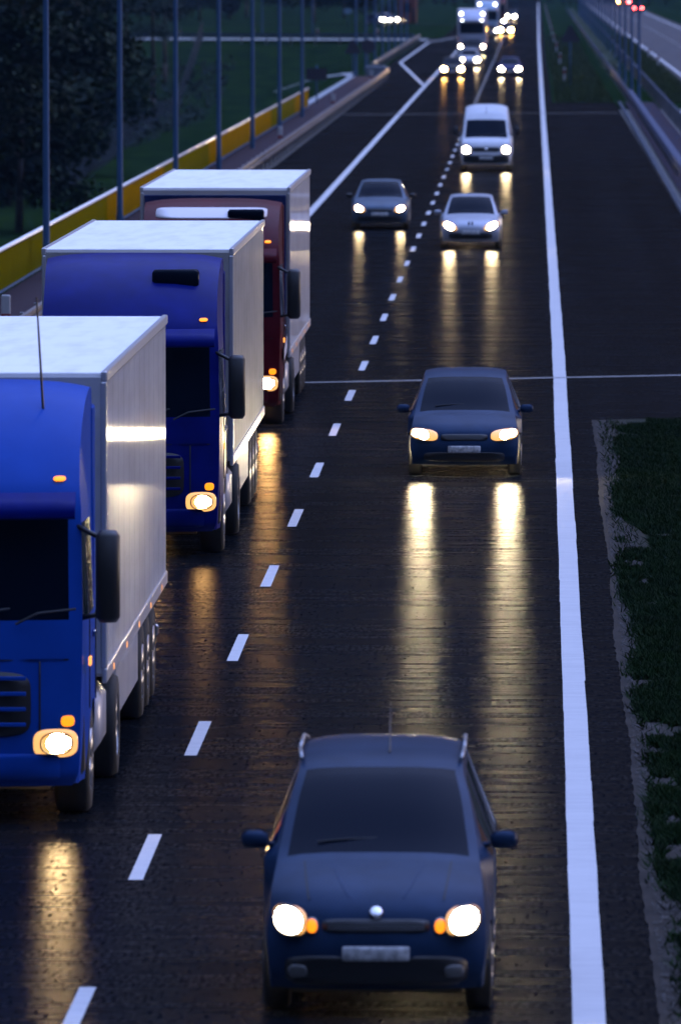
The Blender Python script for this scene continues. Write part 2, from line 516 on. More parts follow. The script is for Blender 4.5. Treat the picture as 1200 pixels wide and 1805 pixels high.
# ------------------------------------------------------------------ vehicles
class Shell:
    """one lofted vehicle body: a centre line from the front bumper over hood, windscreen, roof and tail, swept sideways, with flanks closed below it"""
    def __init__(s, prof, W, belt, sill, wheels, win=None, seg=5, bulge_z=.5, xs=1., ys=1., zs=1.):
        P = np.array([[p[0]*ys, p[1]*zs, p[2]*xs, p[3]*ys, p[4]*zs] for p in prof])
        tags = [p[5] for p in prof]
        s.W, s.belt, s.sill, s.wheels = W*xs, belt*zs, sill*zs, [(y*ys, r) for y, r in wheels]
        s.bulge_z = bulge_z*zs
        pts, tg = [], []
        n = len(P)
        for i in range(n-1):
            p0, p1, p2, p3 = P[max(i-1,0)], P[i], P[i+1], P[min(i+2,n-1)]
            m1, m2 = (p2-p0)*.5, (p3-p1)*.5
            L = np.linalg.norm((p2-p1)[:2])
            for m in (m1, m2):                       # keep tangents short so corners stay tight
                k = np.linalg.norm(m[:2])
                if k > L: m *= L/k
            for q in range(seg):
                t = q/seg
                h = (2*t**3-3*t**2+1)*p1 + (t**3-2*t*t+t)*m1 + (-2*t**3+3*t*t)*p2 + (t**3-t*t)*m2
                pts.append(h); tg.append(tags[i])
        pts.append(P[-1]); tg.append(tags[-1])
        s.p, s.tags = np.array(pts), tg
        s.win = win
        s.L = float(max(s.p[:,0]))
    SS = [-1,-.97,-.9,-.75,-.5,-.25,0,.25,.5,.75,.9,.97,1]
    def top(s, i, q):
        y, z, w, sb, dr = s.p[i]
        a = abs(q)
        return (w*q, y+sb*a**3, z-dr*a**4)
    def front_y(s, x, z):
        x = abs(x); last = None
        for i in range(len(s.p)):
            w = s.p[i][2]; q = min(1, x/w)
            _, y, zz = s.top(i, q)
            if last and last[1] <= z <= zz and zz > last[1]:
                t = (z-last[1])/(zz-last[1])
                return last[0]+(y-last[0])*t
            if last is None and z < zz: return y
            last = (y, zz)
        return 0
    def rear_y(s, x, z):
        x = abs(x); last = None
        for i in range(len(s.p)-1, 0, -1):
            q = min(1, x/s.p[i][2]); _, y, zz = s.top(i, q)
            if last and last[1] <= z <= zz and zz > last[1]:
                t = (z-last[1])/(zz-last[1]); return last[0]+(y-last[0])*t
            last = (y, zz)
        return s.L
    def zbot(s, y):
        z = s.sill
        for wy, r in s.wheels:
            if abs(y-wy) < r*1.12:
                z = max(z, math.sqrt((r*1.12)**2-(y-wy)**2)+r*.98)
        return z
    def side_x(s, i, z, y):
        we, ze = s.p[i][2], s.p[i][1]-s.p[i][4]
        yf, yr = s.top(0,1)[1], s.top(len(s.p)-1,1)[1]
        W = float(np.interp(y, [yf, yf+.55, yr-.5, yr], [min(we,s.W)*1.0 if ze < s.belt*1.05 else s.W*.95, s.W, s.W, s.W*.95]))
        kn = [(s.sill, W*.965), (s.bulge_z, W), (s.belt, W*.99), (ze, we)]
        kn = [k for k in kn[:-1] if k[0] < ze-.03] + [kn[-1]]
        return float(np.interp(z, [k[0] for k in kn], [k[1] for k in kn]))
    def build(s, root, body, glass=M_GLASS, name='body', under=M_UNDER, wname='windscreen'):
        nS = len(s.SS); nP = len(s.p)
        V = [s.top(i, q) for i in range(nP) for q in s.SS]
        Fb, Fw, Fr = [], [], []
        for i in range(nP-1):
            for k in range(nS-1):
                f = (i*nS+k, i*nS+k+1, (i+1)*nS+k+1, (i+1)*nS+k)
                mid = abs(s.SS[k]+s.SS[k+1])/2
                if s.tags[i] == 'glass' and mid < .93: Fw.append(f)
                elif s.tags[i] == 'rear' and mid < .9: Fr.append(f)
                else: Fb.append(f)
        def sub(fs):
            ids = sorted({a for f in fs for a in f}); mp = {a: j for j, a in enumerate(ids)}
            return [V[a] for a in ids], [tuple(mp[a] for a in f) for f in fs]
        bm = MB(); bm.add(*sub(Fb))
        wms = {-1: MB(), 1: MB()}
        bys = []; cur = -9
        for i in range(nP):
            cur = max(cur+.0015, s.top(i,1)[1]); bys.append(cur)
        for sg in (-1, 1):
            cols = []
            for i in range(nP):
                x, ye, ze = s.top(i, 1)
                by = bys[i]; zb = min(s.zbot(by), ze-.001)
                belt = min(s.belt, ze-.04) if s.belt > zb+.02 else (ze+zb)/2
                belt = max(belt, zb+(ze-zb)*.3)
                r1 = ze-.3*min(.2, ze-belt)
                if s.win and s.win[2] is not None: r1 = min(r1, max(s.win[2], belt+.01))
                rows = [ze, r1, belt] + [belt+(zb-belt)*k/4 for k in (1,2,3,4)]
                col = []
                for z in rows:
                    t = (ze-z)/(ze-zb) if ze > zb else 0
                    y = ye+(by-ye)*t
                    col.append((sg*s.side_x(i, z, y), y, z))
                cols.append(col)
            base = [c for col in cols for c in col]
            fb, fw = [], []
            for i in range(nP-1):
                for k in range(6):
                    f = (i*7+k, (i+1)*7+k, (i+1)*7+k+1, i*7+k+1)
                    if sg < 0: f = f[::-1]
                    yy = (cols[i][1][1]+cols[i+1][1][1])/2
                    isw = False
                    if s.win and k == 1 and s.win[0] < yy < s.win[1] and cols[i][1][2]-cols[i][2][2] > .08:
                        isw = not any(abs(yy-pp) < .05 for pp in s.win[3])
                    (fw if isw else fb).append(f)
            for fs_, tgt in ((fb, bm), (fw, wms[sg])):
                ids = sorted({a for f in fs_ for a in f}); mp = {a: j for j, a in enumerate(ids)}
                tgt.add([base[a] for a in ids], [tuple(mp[a] for a in f) for f in fs_])
        b = bm.build(name, body, root, smooth=True)
        if Fw: mesh_obj(wname, *sub(Fw), glass, b, smooth=True)
        if Fr: mesh_obj('rear_window', *sub(Fr), glass, b, smooth=True)
        for wm in wms.values():
            if wm.f: wm.build('side_window', glass, b, smooth=True)
        ub = MB()
        yb0, yb1 = s.top(0,.5)[1]+.12, s.top(nP-1,.5)[1]-.12
        ub.box(-s.W*.72, s.W*.72, yb0, yb1, s.sill*.85, s.sill+.45)
        ub.build('underbody', under, root)
        return b
    def patch(s, name, cx, cz, rx, rz, m, parent, ex=2., off=.008, bulge=.02, skew=0., rear=False, nt=24, nr=4):
        vs, fs = [], []
        sg = -1 if not rear else 1
        yfun = s.rear_y if rear else s.front_y
        for r in range(nr+1):
            q = r/nr
            for k in range(nt):
                t = 2*math.pi*k/nt; c, sn = math.cos(t), math.sin(t)
                dx = rx*q*math.copysign(abs(c)**(2/ex), c); dz = rz*q*math.copysign(abs(sn)**(2/ex), sn)
                x = cx+dx; z = cz+dz+skew*dx
                vs.append((x, yfun(x, z)+sg*(off+bulge*(1-q*q)), z))
        # a rim turned back into the body gives the patch thickness
        for k in range(nt):
            x, y, z = vs[nr*nt+k]; vs.append((x, y-sg*(off+.03), z))
        for r in range(nr+1):
            for k in range(nt):
                a, b_ = r*nt+k, r*nt+(k+1)%nt
                f = (a, b_, b_+nt, a+nt)
                fs.append(f[::-1] if not rear else f)
        return mesh_obj(name, vs, fs, m, parent, smooth=True)

def lamp_shield(sh, h, cx, cz, rx, rz, ex=2.2, skew=0., depth=.075):  # added ring that stops lamp light spilling sideways onto body and road
    vs, fs, n = [], [], 22
    for off, k in ((0, 1.0), (depth, 1.0), (depth, 1.10), (0, 1.10)):
        for j in range(n):
            t = 2*math.pi*j/n; c, sn = math.cos(t), math.sin(t)
            dx = rx*k*math.copysign(abs(c)**(2/ex), c); z = cz+rz*k*math.copysign(abs(sn)**(2/ex), sn)+skew*dx
            vs.append((cx+dx, sh.front_y(cx, cz)+.03-off if False else sh.front_y(cx+dx, z)-off, z))
    for a in range(3):
        for j in range(n):
            p, q = a*n+j, a*n+(j+1)%n
            fs.append((p, q, q+n, p+n))
    return mesh_obj('lamp_shield', vs, fs, M_DARK, h, True)

def wheel(root, x, y, r, w, sg, lod=1, rimmat=None):
    n = 26 if lod else 14
    hw = w/2
    wb = MB().lathe_x([(-hw, r*.6), (-hw, r*.93), (-hw*.75, r), (hw*.75, r), (hw, r*.93), (hw, r*.6)], n)
    o = wb.build('wheel', M_RUBBER, root, True, (x, y, r))
    rb = MB()
    rb.lathe_x([(sg*hw*.55, .001), (sg*hw*.7, r*.2), (sg*hw*.62, r*.5), (sg*hw*1.0, r*.62)], n)
    for k in range(5):
        t = 2*math.pi*k/5
        rb.cyl((sg*hw*.8, 0, 0), (sg*hw*.85, r*.55*math.cos(t), r*.55*math.sin(t)), r*.09, r*.07, 6)
    rb.build('rim', rimmat or M_RIM, o, True)
    return o

def mirror(root, x, y, z, sx, sy, sz, sg, m=M_DARK):
    mb = MB().rbox(-sx/2, sx/2, -sy/2, sy/2, -sz/2, sz/2, min(sx,sz)*.28)
    mb.cyl((-sg*sx*.5, .02, -sz*.3), (-sg*(sx*.5+.14), .04, -sz*.42), .022, .03, 6)
    return mb.build('wing_mirror', m, root, True, (x, y, z))

HATCH = [(.12,.19,.70,.14,0,'b'),(.03,.30,.76,.19,0,'b'),(0,.46,.79,.25,0,'b'),(.035,.60,.79,.30,0,'b'),(.11,.69,.78,.32,.01,'b'),(.30,.785,.765,.24,.03,'b'),
         (.72,.885,.75,.10,.045,'b'),(1.08,.955,.735,.06,.05,'glass'),(1.55,1.235,.655,.10,.04,'glass'),(1.92,1.405,.585,.08,.04,'b'),
         (2.5,1.46,.585,0,.045,'b'),(3.2,1.42,.58,-.03,.045,'rear'),(3.78,1.02,.66,-.10,.03,'b'),(3.93,.85,.72,-.15,.02,'b'),(3.98,.55,.75,-.2,0,'b'),(3.92,.24,.70,-.16,0,'b')]
SEDAN = [(.12,.19,.72,.14,0,'b'),(.03,.30,.78,.19,0,'b'),(0,.46,.80,.24,0,'b'),(.03,.60,.80,.28,0,'b'),(.09,.68,.79,.28,.01,'b'),(.28,.765,.78,.2,.03,'b'),
         (.8,.87,.76,.10,.045,'b'),(1.28,.945,.74,.06,.05,'glass'),(1.75,1.225,.65,.10,.04,'glass'),(2.12,1.39,.57,.08,.04,'b'),
         (2.7,1.44,.57,0,.045,'b'),(3.25,1.40,.565,-.02,.045,'rear'),(3.85,1.03,.66,-.03,.03,'b'),(4.4,.97,.72,-.12,.03,'b'),(4.5,.6,.76,-.2,0,'b'),(4.44,.24,.72,-.16,0,'b')]
MPV =   [(.12,.20,.72,.14,0,'b'),(.03,.32,.78,.19,0,'b'),(0,.48,.80,.24,0,'b'),(.035,.64,.80,.28,0,'b'),(.10,.75,.79,.28,.01,'b'),(.28,.86,.78,.2,.03,'b'),
         (.60,.965,.765,.10,.045,'b'),(.92,1.05,.75,.06,.05,'glass'),(1.45,1.37,.68,.10,.04,'glass'),(1.85,1.55,.62,.08,.04,'b'),
         (2.5,1.63,.62,0,.05,'b'),(3.9,1.58,.61,-.02,.05,'rear'),(4.25,1.1,.68,-.08,.03,'b'),(4.33,.88,.74,-.14,.02,'b'),(4.36,.55,.77,-.2,0,'b'),(4.3,.26,.72,-.16,0,'b')]
VAN =   [(.14,.26,.86,.14,0,'b'),(.02,.40,.92,.20,0,'b'),(0,.60,.93,.24,0,'b'),(.04,.82,.93,.24,0,'b'),(.10,1.0,.92,.22,.01,'b'),(.28,1.15,.91,.14,.03,'b'),
         (.72,1.30,.89,.08,.05,'glass'),(1.15,1.66,.85,.10,.04,'glass'),(1.50,1.96,.82,.10,.04,'b'),(1.95,2.27,.79,.08,.10,'b'),(2.7,2.46,.79,0,.12,'b'),
         (5.0,2.50,.79,0,.12,'b'),(5.35,2.36,.82,-.03,.06,'rear'),(5.42,1.5,.90,-.04,0,'b'),(5.45,.8,.92,-.04,0,'b'),(5.42,.32,.9,-.04,0,'b')]

def car(name, label, loc, prof, body, hw, lampcol, lstr, group='cars driving towards the bridge', rz=0, H=1., Ls=1., win=None, belt=.86, wheels=None, wr=.31,
        head=(.60,.62,.17,.085,2.6,.12), lamp_r=(.085,.07), inner=None, grille=(.42,.045,.585), intake=(.62,.075,.33), tails=False, mirr=True, extra=None, lod=1, cat='car', trim=None):
    root = empty(name, loc, label, cat, rz, group)
    wheels = wheels or [(.80, wr), (3.25, wr)]
    win = win or (1.35, 3.45, None, [2.35])
    xs = hw/.86
    sh = Shell(prof, .86, belt, .20, wheels, win, seg=5 if lod else 3, xs=xs, ys=Ls, zs=H)
    b = sh.build(root, body)
    x, z, rx, rz_, ex, sk = head
    x *= xs; z *= H
    for sg in (-1, 1):
        h = sh.patch('headlight', sg*x, z, rx, rz_, M_LIT if lstr else M_LENS, root, ex, .006, .025, sg*sk)
        lm = lamp_mat('%s_beam' % body.name, lampcol, lstr)
        sh.patch('lamp', sg*(x+.01), z, lamp_r[0], lamp_r[1], lm, h, 2.2, .03, .006, sg*sk, nr=2, nt=16)
        lamp_shield(sh, h, sg*(x+.01), z, lamp_r[0]*1.03, lamp_r[1]*1.03, 2.2, sg*sk)
        if inner:
            lamp_shield(sh, h, sg*(x+inner[0]), z+inner[1], inner[2]*1.03, inner[3]*1.03)
            sh.patch('lamp', sg*(x+inner[0]), z+inner[1], inner[2], inner[3], lamp_mat(*inner[4]), h, 2.2, .022, .02, 0, nr=2, nt=14)
    if grille: sh.patch('grille', 0, grille[2]*H, grille[0], grille[1], M_DARK, root, 5, .006, .004)
    if intake: sh.patch('air_intake', 0, intake[2]*H, intake[0], intake[1], M_DARK, root, 5, .006, .002)
    sh.patch('number_plate', 0, .455*H, .25, .055, M_PLATE, root, 14, .012, .0, nr=2, nt=28)
    for wy, r in sh.wheels:
        for sg in (-1, 1):
            wheel(root, sg*(hw-.115), wy, r, .2, sg, lod)
    if mirr:
        for sg in (-1, 1):
            mirror(root, sg*(hw+.07), sh.p[7*(5 if lod else 3)][0]+.35, belt*H+.12, .2, .1, .13, sg, trim or body)
    if lod:
        for sg in (-.46,):                       # wiper resting on the foot of the windscreen
            i = 7*5+1
            y, zz = sh.p[i][0], sh.p[i][1]
            wm = MB().tube([(sg, y+.02, zz+.012), (sg+.22, y+.04, zz+.03), (sg+.5*.9, y+.07, zz+.035)], .009, 5)
            wm.build('wiper', M_DARK, b)
    if tails:
        for sg in (-1, 1):
            sh.patch('tail_light', sg*.66*xs, .78*H, .12, .1, lamp_mat('red_tail_lamp', (1,.03,.03), 12), root, 3, .01, .02, rear=True)
    if extra: extra(root, sh, b)
    return root

# paints
P_NIGHT = paint('midnight_blue_paint', (.016,.042,.105), .3, .1)
P_STEELBLUE = paint('steel_blue_paint', (.018,.043,.100), .3, .1)
P_SILVER = paint('silver_paint', (.42,.44,.50), .3, .45)
P_CHARCOAL = paint('charcoal_blue_paint', (.10,.145,.21), .28, .2)
P_VANW = paint('white_van_paint', (.72,.74,.78), .35)
P_BLACKC = paint('black_car_paint', (.012,.014,.016), .25, .2)
P_LSILVER = paint('light_silver_paint', (.5,.52,.56), .3, .4)
P_COBALT = paint('cobalt_paint', (.015,.02,.12), .3, .2)
WARM, YEL, WHT, GOLD = (1.,.74,.40), (1.,.80,.48), (1.,.93,.82), (1.,.50,.12)

# near dark-blue people carrier
def near_extra(root, sh, b):
    for sg in (-1, 1):                               # small amber lamps inboard of the headlights
        h = sh.patch('indicator', sg*.475, .70, .05, .06, M_LENS, root, 2.4, .008, .02)
        sh.patch('lamp', sg*.475, .70, .04, .05, lamp_mat('amber_lamp', (1.,.24,.008), .11), h, 2.2, .022, .016, nr=2, nt=14)
    def crease(name, pts, w, m, par):
        # a thin strip laid along the body surface through (x, z) points
        vs, fs = [], []
        for x, z in pts: vs += [(x-w, sh.front_y(x-w, z)-.006, z), (x+w, sh.front_y(x+w, z)-.006, z), (x+w, sh.front_y(x+w, z)+.02, z), (x-w, sh.front_y(x-w, z)+.02, z)]
        for k in range(len(pts)-1):
            a = k*4
            fs += [(a, a+1, a+5, a+4), (a+1, a+2, a+6, a+5), (a+3, a, a+4, a+7)]
        mesh_obj(name, vs, fs, m, par)
    for sg in (-1, 1):
        crease('panel_gap', [(sg*(.50+.05*t), .88+.22*t) for t in np.linspace(0, 1, 9)], .006, M_UNDER, b)
        crease('bonnet_crease', [(sg*(.20+.14*t), .90+.20*t) for t in np.linspace(0, 1, 9)], .010, P_NIGHT, b)
        f = sh.patch('fog_lamp', sg*.58, .36, .075, .05, M_LENS, root, 2.6, .02, .01)
    sh.patch('badge', 0, .80, .05, .045, M_CHROME, root, 2, .016, .012, nr=2, nt=18)
    for zz in (.68, .70, .725):
        vs = [(x, sh.front_y(x, zz)-.014+q, zz+r) for x in np.linspace(-.36, .36, 15) for q, r in ((0,-.004),(0,.004),(.012,.004),(.012,-.004))]
        fs = [(k*4+j, k*4+(j+1)%4, k*4+4+(j+1)%4, k*4+4+j) for k in range(14) for j in range(4)]
        mesh_obj('grille_bar', vs, fs, M_STEEL, root)
    sh.patch('lower_trim', 0, .27, .62, .02, M_DARK, root, 6, .012, .004)
    for sg in (-1, 1):
        rb = MB().tube([(sg*.61, 2.35, 1.745), (sg*.63, 2.7, 1.80), (sg*.63, 3.9, 1.79), (sg*.61, 4.25, 1.74)], .016, 7)
        rb.build('roof_rail', M_STEEL, b, True)
    MB().cyl((.06, 2.5, 1.78), (.06, 3.0, 2.12), .008, .003, 6).build('aerial', M_DARK, b)
car('people_carrier', 'dark blue people carrier with roof rails and amber lamps, nearest the bridge', (-1.21, 65.6, 0), MPV, P_STEELBLUE, .87, YEL, 75, H=1.10, Ls=1.12,
    head=(.635,.665,.13,.105,2.6,.10), lamp_r=(.105,.095), extra=near_extra, win=(1.35, 4.4, None, [2.5,3.6]), belt=1.0, wheels=[(.80,.32),(3.40,.32)], grille=(.40,.05,.64), intake=(.68,.115,.335))
# dark blue saloon behind it
car('dark_estate_car', 'dark blue estate car with twin white headlamps crossing the pale joint', (-1.16, 135.9, 0), MPV, P_NIGHT, .88, YEL, 760, H=.94,
    head=(.60,.69,.21,.085,2.8,.10), lamp_r=(.075,.07), inner=(.12,.02,.06,.055,('estate_outer_beam', YEL, 760)), win=(1.2, 4.0, None, [2.2,3.2]), belt=.93, wheels=[(.80,.31),(3.45,.31)], grille=(.36,.05,.65))
def lion(root, sh, b):
    bm = MB()
    for sg in (-1, 1):
        bm.rbox(sg*.045-.022, sg*.045+.022, -.02, .02, .60, .76, .01)
    o = bm.build('badge', M_DARK, root, True, (0, sh.front_y(0, .68)-.0, 0))
car('silver_hatchback', 'silver hatchback with almond headlamps driving in front of the white van', (-1.93, 246, 0), HATCH, P_SILVER, .86, WARM, 420,
    head=(.58,.63,.21,.10,2.2,.32), lamp_r=(.13,.08), grille=None, intake=(.60,.085,.36), extra=lion, win=(1.35, 3.35, None, [2.3]))
car('dark_saloon', 'charcoal saloon with wide door mirrors driving alone in the truck lane', (-4.76, 264, 0), SEDAN, P_CHARCOAL, .87, WARM, 260,
    head=(.60,.62,.17,.10,2.4,.20), lamp_r=(.10,.08), grille=(.36,.05,.575), intake=(.66,.08,.33), trim=M_DARK, win=(1.5, 3.6, None, [2.5]), wheels=[(.85,.32),(3.6,.32)])

def white_van():
    root = empty('van', (-2.07, 338.4, 0), 'tall white panel van with black bumper and black mirrors', 'van')
    sh = Shell(VAN, 1.0, 1.28, .26, [(.95,.34),(4.1,.34)], (1.05, 2.0, 1.93, []), bulge_z=.7)
    b = sh.build(root, P_VANW)
    for sg in (-1, 1):
        h = sh.patch('headlight', sg*.755, .83, .16, .14, M_LIT, root, 3, .006, .03)
        lamp_shield(sh, h, sg*.755, .83, .134, .119, 2.3)
        sh.patch('lamp', sg*.755, .83, .13, .115, lamp_mat('van_beam', WARM, 420), h, 2.3, .02, .02, nr=2, nt=16)
        mirror(root, sg*1.17, 1.15, 1.53, .2, .14, .34, sg, M_DARK)
    sh.patch('grille', 0, .85, .52, .09, M_DARK, root, 6, .006, .004)
    sh.patch('badge', 0, .86, .07, .06, M_CHROME, root, 2, .014, .01, nr=2, nt=14)
    sh.patch('bumper', 0, .49, .88, .15, M_DARK, root, 9, .015, .02, nt=40)
    sh.patch('number_plate', 0, .52, .26, .055, M_PLATE, root, 14, .05, .0, nr=2, nt=28)
    MB().cyl((0, 1.75, 2.2), (0, 1.9, 2.42), .012, .006, 6).build('aerial', M_DARK, b)
    for sg in (-.35, .3):
        MB().tube([(sg, .76, 1.34), (sg+.3, .84, 1.40), (sg+.55, .88, 1.42)], .012, 5).build('wiper', M_DARK, b)
    for wy, r in sh.wheels:
        for sg in (-1, 1): wheel(root, sg*.87, wy, r, .23, sg)
white_van()

car('distant_black_car', 'small black car with golden headlamps left of the distant silver car', (-6.15, 622, 0), HATCH, P_BLACKC, .85, GOLD, 750, lamp_r=(.17,.12), head=(.58,.63,.2,.13,2.2,.1), lod=0)
car('distant_silver_car', 'small pale silver car just in front of the distant silver truck', (-5.36+bend(684)*.3, 683, 0), HATCH, P_LSILVER, .86, WARM, 800, lamp_r=(.17,.11), head=(.60,.63,.2,.13,2.2,.1), lod=0)
car('distant_blue_car', 'small cobalt blue car alone in the distant fast lane', (-2.15, 622, 0), HATCH, P_COBALT, .85, WARM, 640, lamp_r=(.16,.12), head=(.60,.63,.2,.13,2.2,.1), lod=0)

# ---------------------------------------------------------------- articulated trucks
CAB = [(.14,.34,1.10,.14,0,'b'),(.02,.46,1.16,.18,0,'b'),(0,.80,1.18,.20,0,'b'),(.01,1.20,1.19,.20,0,'b'),(.04,1.60,1.20,.18,0,'b'),(.08,1.86,1.20,.17,0,'glass'),
       (.17,2.35,1.19,.17,.01,'glass'),(.27,2.86,1.18,.17,.02,'b'),(.40,3.10,1.16,.16,.03,'b'),(.85,3.46,1.15,.10,.06,'b'),(1.5,3.76,1.16,.04,.08,'b'),(2.2,3.86,1.17,.0,.08,'b'),
       (2.32,3.80,1.18,0,.05,'b'),(2.34,2.4,1.2,0,0,'b'),(2.34,.95,1.2,0,0,'b')]
def seams(m, pitch, dark):            # upright panel joints every `pitch` metres along the body
    nt = m.node_tree; b = nt.nodes['Principled BSDF']; N = nt.nodes.new; L = nt.links.new
    tc = N('ShaderNodeTexCoord'); sx = N('ShaderNodeSeparateXYZ'); L(tc.outputs['Object'], sx.inputs[0])
    md = N('ShaderNodeMath'); md.operation = 'PINGPONG'; md.inputs[1].default_value = pitch/2; L(sx.outputs['Y'], md.inputs[0])
    mr = N('ShaderNodeMapRange'); mr.inputs['From Min'].default_value = .012; mr.inputs['From Max'].default_value = .045
    mr.inputs['To Min'].default_value = dark; mr.inputs['To Max'].default_value = 1; L(md.outputs[0], mr.inputs['Value'])
    mx = N('ShaderNodeMix'); mx.data_type = 'RGBA'; mx.blend_type = 'MULTIPLY'; mx.inputs[0].default_value = 1
    old = b.inputs['Base Color'].links[0].from_socket
    L(old, mx.inputs[6]); L(mr.outputs[0], mx.inputs[7]); L(mx.outputs[2], b.inputs['Base Color'])
def trailer_mat(name, col, rough=.1):
    m = mat(name, col, .55, 0, coat=.45, spec=.1, noise=(.8, tuple(c*.72 for c in col), .3, .75), bump=(.8, .05, .02), nscale=(1,.5,2.2), coat_rough=.05)
    seams(m, 1.13, .55)
    return m
M_ROOF = mat('white_trailer_roof', (.86,.86,.86), .6, spec=.15, noise=(1.3, (.64,.64,.65), .45, .85), nscale=(2.6,.35,1))
seams(M_ROOF, 2.26, .86)
M_SKIRT = mat('grey_side_skirt', (.42,.42,.45), .4, coat=.3, noise=(1.5,(.30,.30,.33),.3,.7))

def truck(label, loc, cabpaint, trailpaint, lampcol, lstr, lower=None, visor=M_DARK, rz=0, lod=1, roof_lamps=None, fairing=None, hatch=False, aerial=False, stripe=None, name='articulated_truck', orange=True, z_lamp=.74, kz=1.12, front_panel=None):
    root = empty(name, loc, label, 'truck', rz, 'trucks in the truck lane')
    sh = Shell([(p[0], p[1] if p[1] < 3.0 or p[0] > 2.33 else 3.0+(p[1]-3.0)*kz, *p[2:]) for p in CAB], 1.24, 1.86, .36, [(1.38,.5)], (.35, 1.7, 2.72, [1.55] if lod else []), seg=5 if lod else 3, bulge_z=1.0)
    b = sh.build(root, cabpaint, name='cab')
    nm = cabpaint.name
    for sg in (-1, 1):
        h = sh.patch('headlight', sg*.96, z_lamp, .20, .13, M_LIT if lstr else M_LENS, root, 3.2, .008, .03)
        lamp_shield(sh, h, sg*.97, z_lamp, .134, .094, 2.4)
        sh.patch('lamp', sg*.97, z_lamp, .13, .09, lamp_mat(nm+'_beam', lampcol, lstr), h, 2.4, .024, .02, nr=2, nt=16)
        mb = MB().rbox(-.11, .11, -.09, .09, -.42, .42, .05)
        mb.cyl((-sg*.05, 0, .34), (-sg*.30, .12, .46), .025, .025, 6).cyl((-sg*.05, 0, -.34), (-sg*.30, .12, -.40), .025, .025, 6)
        mb.build('wing_mirror', M_DARK, root, True, (sg*1.43, .30, 2.25))
        # steps behind the front bumper corner and fuel tank / fairing between the axles
        MB().rbox(sg*1.10-.1, sg*1.10+.1, .5, .82, .42, 1.0, .03).build('step', M_DARK, root)
        MB().rbox(sg*1.02-.22, sg*1.02+.22, 2.45, 3.9, .42, 1.02, .10).build('fuel_tank', lower or M_SKIRT, root, True)
        fl = sh.patch('fog_lamp', sg*.88, .50, .12, .05, M_LENS, root, 4, .008, .01)
        # orange corner markers and white roof markers
        ml = sh.patch('marker_lamp', sg*.98, 3.13, .055, .022, lamp_mat('roof_marker', (1.,.24,.02), .15), root, 3, .02, .02, nr=2, nt=12)
        MB().rbox(sg*1.255-.012, sg*1.255+.012, .48, .62, 1.42, 1.50, .005).build('indicator', lamp_mat('dim_amber', (1,.35,.08), .10), root)
        sh.patch('indicator', sg*1.07, z_lamp+.20, .06, .05, lamp_mat('amber_lamp', (1.,.24,.008), .11), root, 3, .012, .01, nr=2, nt=12)
        for yy in (.62, 1.72):                          # door shut lines
            MB().rbox(sg*1.247-.006, sg*1.247+.006, yy-.008, yy+.008, 1.02, 1.84, .003).build('door_gap', M_UNDER, b)
        # door handle and door edge strips
        MB().rbox(sg*1.252-.012, sg*1.252+.012, 1.35, 1.55, 1.62, 1.68, .006).build('door_handle', M_CHROME, b)
        if stripe:
            MB().add([(sg*1.258,.62,1.10),(sg*1.258,2.2,1.25),(sg*1.258,2.2,1.5),(sg*1.258,.62,1.30)], [(0,1,2,3) if sg > 0 else (3,2,1,0)]).build('stripe', stripe, b)
    for sg in (-1, 1):                                # panel joints of the cab front
        sh.patch('panel_gap', sg*.82, 1.15, .008, .34, M_UNDER, b, 8, .004, 0, nr=2, nt=20)
    sh.patch('panel_gap', 0, 1.50, 1.08, .008, M_UNDER, b, 10, .004, 0, nr=2, nt=40)
    sh.patch('grille', 0, 1.10, .74, .30, M_DARK, root, 6, .010, .006, nt=36)
    gs = MB()
    for zc in (.92, 1.06, 1.20, 1.34):
        gs.rbox(-.70, .70, sh.front_y(0, zc)-.045, sh.front_y(0, zc)-.012, zc-.018, zc+.018, .006)
    gs.build('grille_bar', cabpaint if lower is None else lower, root)
    sh.patch('bumper', 0, .52, 1.0, .13, lower or cabpaint, root, 9, .03, .01, nt=36)
    sh.patch('number_plate', 0, .52, .26, .055, M_PLATE, root, 14, .05, .0, nr=2, nt=28)
    # sun visor: a curved dark board above the windscreen
    vv, vf = [], []
    for k, q in enumerate(np.linspace(-.98, .98, 15)):
        x = 1.16*q; y = .12+.17*abs(q)**3
        vv += [(x, y-.12, 2.80), (x, y+.02, 3.02), (x, y+.04, 3.0), (x, y-.10, 2.78)]
    for k in range(14):
        for j in range(4):
            a, c = k*4+j, k*4+(j+1)%4
            vf.append((a, a+4, c+4, c))
    mesh_obj('sun_visor', vv, vf, visor, b, True)
    for sg in (-.7, 0, .6):
        MB().tube([(sg, .045, 1.83), (sg+.2, .05, 1.93), (sg+.55, .055, 1.97)], .013, 5).build('wiper', M_DARK, b)
    if hatch:
        MB().rbox(.28, .90, .98, 1.45, 3.44+(kz-1)*.5, 3.0+kz*.69, .04).build('roof_hatch', M_GLASS, b, True)
    if aerial:
        MB().cyl((.80, 1.25, 3.55), (.72, 1.45, 4.75), .014, .008, 7).build('aerial', M_DARK, b)
    if roof_lamps:
        for x, z in roof_lamps:
            sh.patch('roof_lamp', x, z, .10, .07, lamp_mat('white_roof_lamp', (.9,.95,1), 4), root, 2, .03, .03, nr=2, nt=12)
    if fairing:                                        # raised deflector board joining the cab to the trailer
        for sg in (-1, 1):
            MB().rbox(sg*1.16-.03, sg*1.16+.03, 2.30, 2.80, 1.1, 3.7, .02).build('side_deflector', fairing, b)
    if front_panel:
        sh.patch('roof_band', 0, 3.60, .95, .09, mat('white_stripe', (.7,.65,.66), .4), b, 7, .012, .004, nt=40)
    # trailer
    y0, y1 = 2.95, 16.55
    tb = MB().rbox(-1.275, 1.275, y0, y1, 1.12, 3.97, .03)
    t = tb.build('trailer', trailpaint, root)
